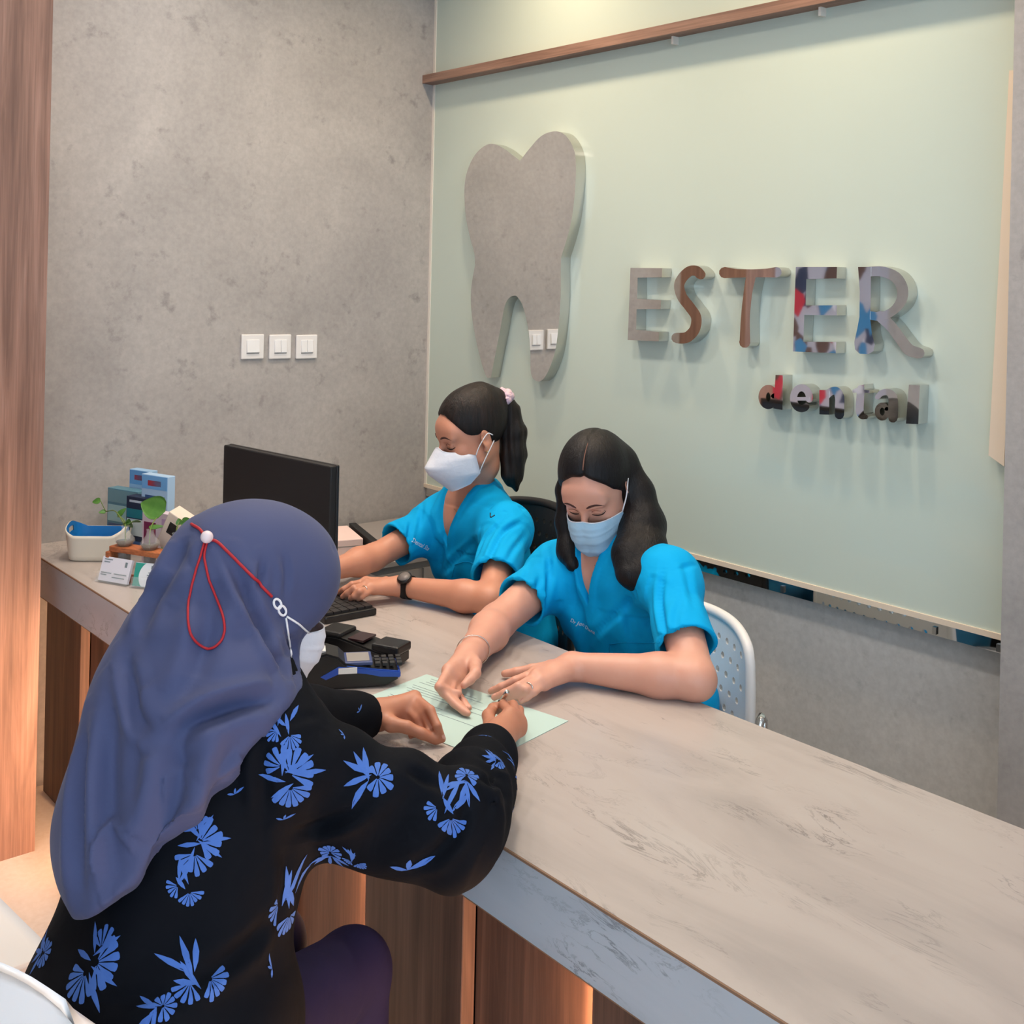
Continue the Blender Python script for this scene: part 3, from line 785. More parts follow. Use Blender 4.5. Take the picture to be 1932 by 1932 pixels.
# ------------------------------------------------------------------ left end of the counter: basket, boxes, flasks, cards
bk = empty('storage_basket', (-3.26, 1.26, CZ), 'white plastic basket with blue inside and handle holes', 'basket')
Mb = frame(A(-3.285, 1.225, CZ), (.60, .80, 0))
def basket(rx, ry, h, th, mats):
    n = 64; bm = bmesh.new()
    def ring(z, s, off):
        out = []
        for k in range(n):
            a = 2 * PI * k / n; ca, sa = math.cos(a), math.sin(a)
            q = (abs(ca) ** 5 + abs(sa) ** 5) ** (-1 / 5)
            out.append((q * ca * (rx * s - off), q * sa * (ry * s - off), z))
        return out
    def rim(k):
        a = 2 * PI * k / n; return h + .028 * max(0, abs(math.sin(a)) - .55) / .45
    O0 = ring(0, .86, .004); O1 = ring(.006, .88, 0); O2 = [(x, y, rim(k)) for k, (x, y, z) in enumerate(ring(h, 1.0, 0))]
    I2 = [(x, y, rim(k)) for k, (x, y, z) in enumerate(ring(h, 1.0, th))]; I1 = ring(.008, .88, th)
    rows = []
    for t in np.linspace(0, 1, 8): rows.append([tuple(A(*a) * (1 - t) + A(*b) * t) for a, b in zip(O1, O2)])
    outer = [O0] + rows; inner = [[tuple(A(*a) * (1 - t) + A(*b) * t) for a, b in zip(I2, I1)] for t in np.linspace(0, 1, 8)]
    def is_hole(r, k, nr):
        a = ((k + .5) / n) % 1.0
        side = min(abs(a - .25), abs(a - .75)) < .045
        return side and r == nr
    bo, bi = bmesh.new(), bmesh.new()
    def build(b, rs, hr, flip=False):
        vv = [[b.verts.new(p) for p in r] for r in rs]
        for r in range(len(rs) - 1):
            for k in range(n):
                if is_hole(r, k, hr): continue
                f = (vv[r][k], vv[r][(k + 1) % n], vv[r + 1][(k + 1) % n], vv[r + 1][k]); b.faces.new(f)
        return vv
    vo = build(bo, outer, 6); bo.faces.new(vo[0][::-1])
    top = [bo.verts.new(p) for p in I2]
    for k in range(n): bo.faces.new((vo[-1][k], vo[-1][(k + 1) % n], top[(k + 1) % n], top[k]))
    vi = build(bi, inner, 1); bi.faces.new(vi[-1])
    return bo, bi
bo, bi = basket(.072, .086, .076, .003, None)
for b in (bo, bi): bmesh.ops.transform(b, matrix=mm(Mb), verts=b.verts[:])
mesh_bm('outer_wall', bo, plain('basket_white', (226, 220, 204), .45), bk, True)
mesh_bm('inner_wall', bi, plain('basket_blue', (24, 118, 186), .45), bk, True)
def carton(name, lab, px0, px1, y, ztop, zbot, depth, rot, c, bands, cat='box'):
    a = ony(px0, 950, y); b = ony(px1, 950, y)
    w_ = abs(b[0] - a[0]); cx = (a[0] + b[0]) / 2
    o = empty(name, (cx, y + depth / 2, CZ), lab, cat, 'dental product boxes at the end of the counter')
    M4 = mm(frame(A(cx, y + depth / 2, 0), (-.35, .94, 0)))
    box('carton', (-w_ / 2, -depth / 2, zbot), (w_ / 2, depth / 2, ztop), plain(name + '_c', c, .5), o, M=M4, bevel=.001, seg=1)
    for i, (z0, z1, x0, x1, cc) in enumerate(bands):
        hz = ztop - zbot
        box('printed_band', (-w_ / 2 + x0 * w_, -depth / 2 - .0006, zbot + z0 * hz), (-w_ / 2 + x1 * w_, -depth / 2 + .001, zbot + z1 * hz), plain('%s_b%d' % (name, i), cc, .5), o, M=M4)
    return o
carton('toothbrush_box', 'tall pale blue toothbrush pack with red logo, left one of the pair', 250, 272, 1.385, .975, CZ, .03, 0, (150, 190, 226), [(.80, .99, .02, .98, (96, 158, 214)), (.86, .93, .25, .8, (206, 60, 66)), (.62, .66, .15, .85, (90, 110, 150)), (.1, .5, .1, .9, (196, 206, 222))])
carton('toothbrush_box', 'tall pale blue toothbrush pack with red logo, right and wider of the pair', 275, 303, 1.365, .985, CZ, .03, 0, (168, 200, 230), [(.82, .99, .02, .98, (110, 168, 220)), (.86, .93, .25, .75, (206, 60, 66)), (.70, .74, .15, .9, (60, 90, 140)), (.2, .60, .12, .9, (214, 216, 226))])
carton('toothpaste_box', 'teal and blue carton standing in front of the blue basket side', 213, 244, 1.335, .918, CZ, .04, 0, (86, 132, 150), [(.75, .98, .02, .98, (110, 150, 160)), (.40, .70, .03, .97, (150, 186, 190)), (.18, .36, .05, .95, (70, 92, 130)), (.10, .14, .05, .95, (190, 206, 214))])
carton('toothpaste_box', 'slim dark navy carton with teal band beside the teal one', 245, 268, 1.330, .916, CZ, .04, 0, (26, 40, 66), [(.90, .94, .15, .85, (190, 200, 210)), (.62, .78, .03, .97, (30, 120, 130)), (.30, .60, .05, .95, (186, 200, 206)), (.05, .2, .1, .9, (60, 90, 140))])
carton('product_box', 'purple and white pouch behind the leafy flask', 283, 326, 1.32, .905, CZ, .03, 0, (214, 200, 214), [(.3, .8, .05, .35, (120, 30, 80)), (.1, .5, .5, .95, (120, 190, 130)), (.62, .9, .5, .95, (190, 160, 200))], 'pouch')
# wooden rack with flasks
rk = empty('flask_rack', (-3.02, 1.28, CZ), 'orange wooden rack holding three glass flasks with cuttings', 'rack')
ra = onz(207, 1047, CZ + .065); rb = onz(340, 1068, CZ + .065)
Mr = frame(A((ra[0] + rb[0]) / 2, (ra[1] + rb[1]) / 2 + .015, CZ), np.cross(A(0, 0, 1), rb - ra))
hw = np.linalg.norm((rb - ra)[:2]) / 2
obox('top_bar', Mr, (-hw, -.024, .078), (hw, .024, .093), M['wood_orange'], rk, .002)
for sx in (-1, 1): obox('side_panel', Mr, (sx * hw - .007, -.03, 0), (sx * hw + .007, .03, .078), M['wood_orange'], rk, .002)
obox('base_bar', Mr, (-hw, -.028, 0), (hw, .028, .008), M['wood_orange'], rk, .002)
t = NT('flask_glass'); t.col((.93, .96, .95)); t.set(Roughness=.02, IOR=1.33, Alpha=.10); M['flask'] = t.m
t = NT('flask_water'); t.col(lin((96, 74, 48))); t.set(Roughness=.05, Alpha=.8); M['water'] = t.m
leafm = fabric('leaf_green', (52, 104, 40), (92, 140, 58), .45, .1, 30, 0); stemm = plain('stem_green', (110, 130, 60), .6)
def leaf(name, base, tip, width, nvec, parent, droop=.15):
    base = A(*base); tip = A(*tip); ax = tip - base; L = np.linalg.norm(ax); ax /= L
    side = nrm(np.cross(ax, nvec)); nv_ = np.cross(side, ax)
    nu, nv = 9, 12; G = np.zeros((nu, nv, 3))
    for j, v in enumerate(np.linspace(0, 1, nv)):
        wv = width * (math.sin(PI * v ** .62) ** .8) * (1 if v < .99 else .02) * (1 if v > .01 else .1)
        for i, u in enumerate(np.linspace(-1, 1, nu)):
            G[i, j] = base + ax * (v * L) + side * (u * wv) + nv_ * (.25 * wv * abs(u) - droop * L * v * v)
    return grid_obj(name, G, leafm, parent, .0012)
flabs = ('left glass flask with thin curling sprigs in the wooden rack', 'middle glass flask with one broad leaf in the wooden rack', 'right glass flask with a small leaf beside the headscarf')
fl = []
for i in range(3):
    fx = -hw + .034 + i * (2 * hw - .068) / 2
    f0 = tp(Mr, A(fx, 0, .027)); Mf = Matrix.Translation(tuple(f0))
    f = empty('glass_flask', f0 + A(0, 0, .010), flabs[i], 'flask', 'flasks in the wooden rack')
    lathe_obj('bulb', [(.006, .010), (.018, .014), (.0185, .05), (.012, .060), (.020, .068), (.027, .078), (.026, .086), (.012, .104), (.0095, .116), (.012, .120), (.0095, .1195), (.0082, .116), (.0105, .104), (.024, .086), (.0245, .078), (.010, .060), (.0165, .05), (.016, .016), (.004, .013)], M['flask'], f, Mf, 20)
    lathe_obj('water_fill', [(.003, .0135), (.0155, .0165), (.016, .05), (.0098, .060), (.020, .071), (.0238, .079), (.0005, .0795)], M['water'], f, Mf, 20)
    fl.append((f, f0))
def sprig(f, path, r=.0016):
    tube_obj('stem', catmull(path, 6), r, stemm, f, 6)
f, p = fl[0]; up = p + A(0, 0, .12)
a1 = at(200, 965, 3.27); a2 = at(182, 945, 3.27); a3 = at(236, 958, 3.25); a4 = at(222, 975, 3.25)
sprig(f, [p + A(0, 0, .03), up, (up + a4) / 2 + A(0, 0, .01), a4]); sprig(f, [up, (up + a1) / 2 + A(0, 0, .02), a1]); 
leaf('leaf', at(190, 945, 3.27), at(173, 946, 3.27), .010, A(.5, -.6, .6), f); leaf('leaf', a1, at(186, 966, 3.26), .007, A(.5, -.6, .6), f)
leaf('leaf', a4, a3, .010, A(.5, -.6, .6), f); leaf('leaf', up + A(0, 0, .01), at(240, 985, 3.2), .012, A(.5, -.6, .5), f); leaf('leaf', up, at(262, 972, 3.2), .012, A(.5, -.6, .5), f)
tube_obj('stem', catmull([a1, at(193, 952, 3.27), at(190, 945, 3.27)], 5), .0012, stemm, f, 6)
f, p = fl[1]; up = p + A(0, 0, .12)
sprig(f, [p + A(0, 0, .03), up, at(302, 968, 3.13), at(306, 955, 3.13)])
leaf('leaf', at(312, 965, 3.10), at(264, 948, 3.13), .034, A(.6, -.7, .5), f, .05); leaf('leaf', up, at(314, 985, 3.1), .014, A(.6, -.7, .4), f)
f, p = fl[2]; up = p + A(0, 0, .12)
sprig(f, [p + A(0, 0, .03), up, at(338, 985, 3.0), at(345, 982, 3.0)])
leaf('leaf', at(342, 988, 3.0), at(362, 982, 2.98), .014, A(.6, -.7, .5), f); leaf('leaf', at(340, 990, 3.0), at(336, 978, 3.0), .010, A(.6, -.7, .5), f)
# cream display box with dark window behind the flasks
ds = empty('display_box', (-2.87, 1.32, CZ), 'tilted cream box with a dark diamond window behind the flasks', 'box')
Mq = frame(ony(322, 1006, 1.285), (-.5, .8, .15)) @ np.array([[math.cos(.5), 0, math.sin(.5), 0], [0, 1, 0, 0], [-math.sin(.5), 0, math.cos(.5), 0], [0, 0, 0, 1.]])
obox('carton', Mq, (-.03, 0, -.055), (.03, .05, .055), plain('cream_box', (222, 206, 190), .6), ds, .003)
obox('window', Mq, (-.014, -.001, -.005), (.012, .001, .03), M['black_matte'], ds)
box('foot', (-2.90, 1.30, CZ), (-2.84, 1.34, .80), plain('cream_foot', (214, 198, 182), .6), ds)
# card holders
def card_holder(lab, pa, pb, hgt, face, teal=False):
    a = onz(*pa, CZ + .002); b = onz(*pb, CZ + .002)
    w_ = np.linalg.norm(b - a); c0 = (a + b) / 2
    o = empty('card_holder', c0, lab, 'card holder', 'business card holders on the counter')
    y_ = np.cross(A(0, 0, 1), (b - a) / w_)
    M4 = frame(c0, y_); 
    tilt = np.eye(4); ca, sa = math.cos(-.32), math.sin(-.32); tilt[1, 1] = ca; tilt[1, 2] = -sa; tilt[2, 1] = sa; tilt[2, 2] = ca
    Mt = M4 @ tilt
    obox('card', Mt, (-w_ / 2 + .003, .004, .004), (w_ / 2 - .003, .012, hgt), plain('card_' + ('t' if teal else 'w'), face, .6), o)
    obox('clear_front', Mt, (-w_ / 2, -.0005, 0), (w_ / 2, .0015, hgt * .42), M['flask'], o)
    obox('foot', M4, (-w_ / 2, -.002, -.002), (w_ / 2, .045, .002), M['flask'], o)
    y0 = .0035
    if teal:
        bm = bmesh.new(); R_ = hgt * .62
        cx_, cz_ = .006, hgt * .50
        out = [(-w_ / 2 + .003, y0, .005)]
        poly = [(-w_ / 2 + .003, y0, .005)] + [(max(-w_ / 2 + .003, cx_ + R_ * math.cos(a_)), y0, min(max(cz_ + R_ * math.sin(a_), .005), hgt - .001)) for a_ in np.linspace(PI * 1.32, PI * .70, 14)] + [(-w_ / 2 + .003, y0, hgt - .001)]
        poly_prism(bm, poly, A(0, .0006, 0)); bmesh.ops.recalc_face_normals(bm, faces=bm.faces[:])
        bmesh.ops.transform(bm, matrix=mm(Mt), verts=bm.verts[:]); mesh_bm('teal_corner', bm, plain('card_teal', (40, 150, 136), .6), o)
        obox('printed_mark', Mt, (-.002, y0 - .0002, hgt * .78), (.012, y0 + .0006, hgt * .90), M['ink'], o)
        for z_, l_ in ((.60, .024), (.50, .030), (.42, .026)): obox('printed_line', Mt, (.004 - l_ / 2, y0 - .0002, hgt * z_), (.004 + l_ / 2, y0 + .0006, hgt * z_ + .0025), M['ink'], o)
    else:
        for z_, x0_, x1_ in ((.88, -.034, -.012), (.78, -.034, -.018), (.36, -.036, -.008), (.28, -.036, -.02), (.36, .0, .034), (.22, -.004, .03)):
            obox('printed_line', Mt, (x0_ * w_ / .085, y0 - .0002, hgt * z_), (x1_ * w_ / .085, y0 + .0006, hgt * z_ + .0026), M['ink'], o)
        obox('printed_mark', Mt, (.024 * w_ / .085, y0 - .0002, hgt * .68), (.030 * w_ / .085, y0 + .0006, hgt * .88), M['ink'], o)
card_holder('white business cards in a clear stand on the counter', (180, 1096), (238, 1106), .068, (226, 226, 236))
card_holder('teal cornered cards in a clear stand beside the headscarf', (245, 1108), (312, 1114), .066, (222, 228, 234), True)
# side cabinet by the left wall with a pale pink box
cbn = empty('side_cabinet', (-3.25, 2.05, 0), 'low grey cabinet against the concrete wall behind the monitor', 'cabinet')
box('body', (XL + .021, 1.80, 0), (-3.0, 2.57, .655), M['grey_cabinet'], cbn, bevel=.003)
box('top', (XL + .021, 1.79, .655), (-2.985, 2.57, .67), M['grey_cabinet'], cbn)
for i in range(2): 
    d_ = box('drawer', (-3.0, 1.82 + i * .38, .06), (-2.99, 2.18 + i * .38, .63), M['grey_cabinet'], cbn); box('handle', (-2.99, 1.96 + i * .38, .55), (-2.975, 2.04 + i * .38, .56), M['chrome'], d_)
pk = empty('paper_box', (-3.18, 1.98, .67), 'pale pink paper box on the grey cabinet beside the monitor', 'box')
Mp = frame(A(-3.17, 1.94, .67), (.3, .95, 0))
obox('carton', Mp, (-.10, -.12, 0), (.10, .09, .075), plain('pale_pink', (236, 208, 200), .6), pk, .003)
obox('lid_line', Mp, (-.101, -.121, .052), (.101, .091, .054), M['grey_cabinet'], pk)
bd = empty('ring_binder', (-3.18, 2.11, .67), 'thin black binder behind the pale pink box', 'binder')
obox('cover', Mp, (-.12, .10, 0), (.16, .125, .078), M['black_matte'], bd, .002)
obox('label_slip', Mp, (-.02, .0985, .02), (.02, .1, .06), M['white_plastic'], bd)
# ------------------------------------------------------------------ people
def interp_cut(ys, zs):
    ys = np.array(ys); zs = np.array(zs)
    return lambda p: (np.interp(p[:, 1], ys, zs) - .55 * np.maximum(np.abs(p[:, 0]) - .018, 0) * np.clip(p[:, 1] / .04, 0, 1) - p[:, 2]) * .72
def head_ops(Mh, neck_to=None, s=1.0):
    L = lambda f: local(Mh, f)
    ops = [('u', L(el((0, -.012, .042), (.073, .094, .088))), 0),
           ('u', L(el((0, .030, -.012), (.062, .058, .078))), .03),
           ('u', L(rc((-.046, .012, -.058), (-.012, .066, -.094), .024, .020)), .03),
           ('u', L(rc((.046, .012, -.058), (.012, .066, -.094), .024, .020)), .03),
           ('u', L(el((0, .070, -.088), (.022, .018, .017))), .02),
           ('u', L(el((0, .070, .040), (.050, .022, .030))), .03),
           ('u', L(el((-.036, .056, -.024), (.022, .021, .020))), .02),
           ('u', L(el((.036, .056, -.024), (.022, .021, .020))), .02)]
    for sx in (-1, 1):
        ops += [('s', L(el((sx * .031, .098, .005), (.019, .014, .012))), .012),
                ('u', L(el((sx * .031, .078, .004), (.0155, .0105, .0098))), .004),
                ('u', L(rc((sx * .012, .089, .023), (sx * .046, .078, .024), .006, .005)), .012)]
    ops += [('u', L(rc((0, .088, .012), (0, .110, -.026), .006, .0095)), .012),
            ('u', L(el((-.011, .100, -.031), (.007, .008, .006))), .006),
            ('u', L(el((.011, .100, -.031), (.007, .008, .006))), .006),
            ('u', L(el((0, .088, -.054), (.020, .010, .006))), .006),
            ('u', L(el((0, .086, -.064), (.018, .010, .007))), .006)]
    for sx in (-1, 1):
        Re = np.array(Matrix.Rotation(sx * -.35, 3, 'Z') @ Matrix.Rotation(-.15, 3, 'X'))
        ops += [('u', L(el((sx * .076, -.010, -.002), (.006, .018, .031), Re)), .006),
                ('s', L(el((sx * .083, -.005, .003), (.006, .010, .019), Re)), .004),
                ('u', L(el((sx * .074, -.004, -.030), (.006, .008, .009))), .006)]
    if neck_to is not None:
        a = tp(Mh, A(0, -.022, -.045))
        ops += [('u', rc(a, neck_to, .049, .052), .03), ('u', L(rc((0, .03, -.085), (0, -.02, -.10), .025, .035)), .03)]
    return ops
def arm_ops(S, E, W, s=1.0):
    m = E + (W - E) * .28
    return [('u', el(S, (.052 * s, .052 * s, .052 * s)), .03), ('u', rc(S, E, .047 * s, .037 * s), .03),
            ('u', rc(E, m, .037 * s, .040 * s), .02), ('u', rc(m, W, .040 * s, .0255 * s), .02)]
def hand_ops(W, fingers, thumb, pr=.0125, fr=(.0095, .0088, .0080, .0068)):
    """W wrist, fingers = 4 chains of 4 joints (MCP, PIP, DIP, TIP), thumb = chain of 3-4 points"""
    ops = []
    mcps = [f[0] for f in fingers]
    for i, m in enumerate(mcps):
        w0 = W + (m - np.mean(mcps, 0)) * .45
        ops.append(('u', rc(w0, m, .0175, pr), .012))
    for a, b in zip(mcps[:-1], mcps[1:]): ops.append(('u', rc(a, b, pr * .9), .008))
    c = (W + np.mean(mcps, 0)) / 2
    ops.append(('u', rc(W, c, .022, .019), .015))
    palm = list(ops)
    for i, f in enumerate(fingers):
        k = (.98, 1.0, .95, .84)[i]
        ch = []
        for j in range(3): ch.append(('u', rc(f[j], f[j + 1], fr[j] * k, fr[j + 1] * k), .004))
        ops.append(('G', ch, .006))
    ch = [('u', rc(W + (thumb[0] - W) * .25, thumb[0], .016, .0145), .012)]
    rr = (.0135, .0112, .0098, .0080)
    for j in range(len(thumb) - 1): ch.append(('u', rc(thumb[j], thumb[j + 1], rr[j], rr[j + 1]), .005))
    ops.append(('G', ch, .009))
    return ops
def J(*pts):
    return [onz(*p) for p in pts]
def nails(parent, fingers, thumb, upv=(0, 0, 1)):
    for f in list(fingers) + [thumb]:
        t_, d_ = f[-1], nrm(f[-1] - f[-2]); u_ = A(*upv) - d_ * (A(*upv) @ d_); u_ = nrm(u_); sd = np.cross(d_, u_)
        G = np.array([[t_ + d_ * (.0058 * v - .004) + sd * (.0045 * u) + u_ * (.0072 - .0022 * u * u - .0016 * max(v, 0)) for v in np.linspace(-1, 1, 5)] for u in np.linspace(-1, 1, 5)])
        grid_obj('fingernail', G, M['nail'], parent, .0006)
def torso_frame(N, P, ShR, ShL):
    u = nrm(N - P); x = nrm(ShR - ShL); x = nrm(x - u * (x @ u)); f = np.cross(u, x)
    Mt = np.eye(4); Mt[:3, 0] = x; Mt[:3, 1] = f; Mt[:3, 2] = u; Mt[:3, 3] = N
    return Mt
def torso_ops(Mt, P, ShR, ShL, g=0.0, chest=(.148, .092, .155), waist=(.125, .090, .13), pel=(.165, .125, .115), bust=.052):
    R = Mt[:3, :3]; L_ = lambda f: local(Mt, f)
    lp = (P - Mt[:3, 3]) @ R
    return [('u', rc(ShR, ShL, .046 + g, .046 + g), 0),
            ('u', rc(Mt[:3, 3] + R @ A(0, -.005, .0), ShR, .058 + g * .7, .046 + g), .03), ('u', rc(Mt[:3, 3] + R @ A(0, -.005, .0), ShL, .058 + g * .7, .046 + g), .03),
            ('u', L_(el((0, .008, -.125), A(*chest) + g)), .05),
            ('u', L_(el((-.068, .062, -.165), A(bust + .008, bust, bust + .006) + g)), .05), ('u', L_(el((.068, .062, -.165), A(bust + .008, bust, bust + .006) + g)), .05),
            ('u', L_(el(lp * .62 + A(0, .01, 0), A(*waist) + g)), .06),
            ('u', el(P, A(*pel) + g, R), .06)]
def facial(parent, body, Mh, gaze_drop=.0, brow=M['brow'], closed=True, brow_dz=0.0):
    tr = bvh(body)
    R = Mh[:3, :3]
    def on(x, z, off=.0004):
        h, n = hit(tr, tp(Mh, A(x, .2, z)), R @ A(0, -1, 0), .3)
        return None if h is None else h + (R @ A(0, 1, 0)) * off
    for sx in (-1, 1):
        path = [on(sx * x, z) for x, z in ((.0165, -.0035), (.022, -.0062), (.031, -.0078), (.040, -.0062), (.0475, -.0015))]
        path = [p for p in path if p is not None]
        tube_obj('eyelash', catmull(path, 5), np.interp(np.linspace(0, 1, (len(path) - 1) * 5 + 1), [0, .4, .85, 1], [.0007, .0015, .0016, .0006]), M['lash'], parent, 6)
        path = [on(sx * x, z) for x, z in ((.0175, .0035), (.024, .0085), (.031, .0098), (.039, .0080), (.0465, .0030))]
        path = [p for p in path if p is not None]
        tube_obj('eyelid_crease', catmull(path, 5), .00075, plain('crease', (130, 80, 66), .7), parent, 6)
        path = [on(sx * x, z + brow_dz, .0003) for x, z in ((.013, .0245), (.022, .0285), (.033, .0300), (.043, .0270), (.051, .0215))]
        path = [p for p in path if p is not None]
        n_ = R @ A(0, 1, 0)
        tube_obj('eyebrow', catmull(path, 5), np.interp(np.linspace(0, 1, (len(path) - 1) * 5 + 1), [0, .2, .6, 1], [.0016, .0031, .0026, .0006]), brow, parent, 8, flat=(n_, .45))
def kn95(parent, Mh, mat):
    nu, nv = 31, 21; G = np.zeros((nu, nv, 3))
    vs = np.linspace(0, 1, nv)
    cy = np.interp(vs, [0, .12, .45, .60, 1], [.104, .118, .158, .152, .100]); cz = np.interp(vs, [0, .12, .45, .60, 1], [-.002, -.010, -.044, -.064, -.130])
    ey = np.interp(vs, [0, .3, .7, 1], [.066, .030, .028, .050]); ez = np.interp(vs, [0, .3, .7, 1], [-.020, -.036, -.088, -.120]); ex_ = np.interp(vs, [0, .3, .7, 1], [.048, .0725, .070, .034])
    for i, u in enumerate(np.linspace(-1, 1, nu)):
        a = abs(u); b = a ** 1.15; blg = math.sin(PI * a) * .012
        G[i, :, 0] = np.sign(u) * ex_ * a ** .8 + np.sign(u) * blg * .5; G[i, :, 1] = cy * (1 - b) + ey * b + blg; G[i, :, 2] = cz * (1 - b) + ez * b
    m = grid_obj('face_mask', tp(Mh, G.reshape(-1, 3)).reshape(nu, nv, 3), mat, parent, -.0016)
    for e_ in (0, nv - 1):
        tube_obj('mask_edge', tp(Mh, G[:, e_] + A(0, .0012, 0)), .0016, mat, m, 6)
    tube_obj('mask_fold', tp(Mh, G[:, 10] + A(0, .0014, 0))[6:25], .0008, mat, m, 6)
    return G
def surgical(parent, Mh, mat, name='face_mask'):
    nu, nv = 31, 41; G = np.zeros((nu, nv, 3))
    vs = np.linspace(0, 1, nv)
    cy = np.interp(vs, [0, .15, .45, .75, 1], [.108, .118, .126, .116, .090]); cz = np.interp(vs, [0, .15, .45, .75, 1], [-.008, -.020, -.052, -.098, -.140])
    ey = np.interp(vs, [0, 1], [.036, .018]); ez = np.interp(vs, [0, 1], [-.036, -.100]); ex_ = np.interp(vs, [0, .5, 1], [.0685, .0695, .064])
    pl = sum(.0022 * np.clip(1 - np.abs(vs - c) / .05, 0, 1) for c in (.30, .50, .70))
    for i, u in enumerate(np.linspace(-1, 1, nu)):
        a = abs(u); b = a ** 2.3; blg = math.sin(PI * a) * .012
        G[i, :, 0] = np.sign(u) * (ex_ * a + blg * .4); G[i, :, 1] = cy * (1 - b) + ey * b + blg * .5 + pl; G[i, :, 2] = cz * (1 - b) + ez * b
    m = grid_obj(name, tp(Mh, G.reshape(-1, 3)).reshape(nu, nv, 3), mat, parent, -.0014)
    for e_ in (0, nv - 1): tube_obj('mask_edge', tp(Mh, G[:, e_] + A(0, .0008, 0)), .0014, M['mask_white'], m, 6)
    for e_ in (0, nu - 1): tube_obj('mask_edge', tp(Mh, G[e_] + A(0, .0008, 0)), .0016, mat, m, 6)
    return G
def shoe(parent, p, fwd):
    Ms = frame(p, fwd)
    sdf_mesh('shoe', [('u', local(Ms, rc((0, -.03, .035), (0, .13, .028), .038, .034)), 0), ('u', local(Ms, rc((0, -.03, .04), (0, -.02, .09), .036, .038)), .03), ('i', half(p, (0, 0, -1)), .006)], p - A(.22, .22, .02), p + A(.22, .22, .16), .008, M['black_matte'], parent)
def legs(parent, P, Mt, fwd, mat, knee_d=.42, ang=.0, zk=.50, gap=.10, kr=.066):
    ops = [('u', el(P, (.175, .16, .12), Mt[:3, :3]), 0)]
    x = nrm(np.cross(fwd, A(0, 0, 1)))
    for s_ in (-1, 1):
        hip = P + x * s_ * .085 + A(0, 0, -.02); kn = P + fwd * knee_d + x * s_ * gap; kn[2] = zk; an = kn + fwd * .02; an[2] = .10
        ops += [('u', rc(hip, kn, .085, kr), .03), ('u', rc(kn, an, kr, .052), .02)]
        shoe(parent, A(an[0], an[1], 0), fwd)
    lo = P - A(.7, .7, 0); hi = P + A(.7, .7, .25); lo[2] = .07
    sdf_mesh('trousers', ops, lo, hi, .008, mat, parent)
def text_on(parent, name, txt, tree, q0, q1, mat, shear=.3, off=.0008):
    """lettering laid on cloth between two points seen in the photograph"""
    p0, n0 = hit(tree, CAM, ray(*q0), 8); p1, n1 = hit(tree, CAM, ray(*q1), 8)
    if p0 is None or p1 is None: return
    nv_ = nrm(n0 + n1); nv_ = nv_ if nv_ @ FW < 0 else -nv_
    ex_ = nrm(p1 - p0); ey_ = nrm(np.cross(nv_, ex_)); nv_ = np.cross(ex_, ey_)
    cu = bpy.data.curves.new('txt', 'FONT'); cu.body = txt; cu.size = 1.0; cu.shear = shear; cu.offset = .012; cu.resolution_u = 2
    ob = bpy.data.objects.new('txt', cu); COL.objects.link(ob)
    dg = bpy.context.evaluated_depsgraph_get(); me = bpy.data.meshes.new_from_object(ob.evaluated_get(dg))
    bpy.data.objects.remove(ob)
    wd = max(v.co.x for v in me.vertices); sc = np.linalg.norm(p1 - p0) / wd
    V = []
    for v in me.vertices:
        p = p0 + (ex_ * v.co.x + ey_ * v.co.y) * sc
        h, n = hit(tree, p + nv_ * .03, -nv_, .06)
        V.append(tuple((h if h is not None else p) + nv_ * off))
    m2 = bpy.data.meshes.new(name); m2.from_pydata(V, [], [tuple(p.vertices) for p in me.polygons]); m2.update()
    return link(name, m2, mat, parent)
def px_line(parent, name, tree, pts, r, mat, off=.0, n=5, sides=6):
    """a cord or seam lying on a surface, through points seen in the photograph"""
    out = []
    for x, y in catmull([(x, y, 0) for x, y in pts], n)[:, :2]:
        h, nn = hit(tree, CAM, ray(x, y), 8)
        if h is not None:
            if nn @ ray(x, y) > 0: nn = -nn
            out.append(h + nn * off)
    if len(out) > 1: return tube_obj(name, np.array(out), r, mat, parent, sides)

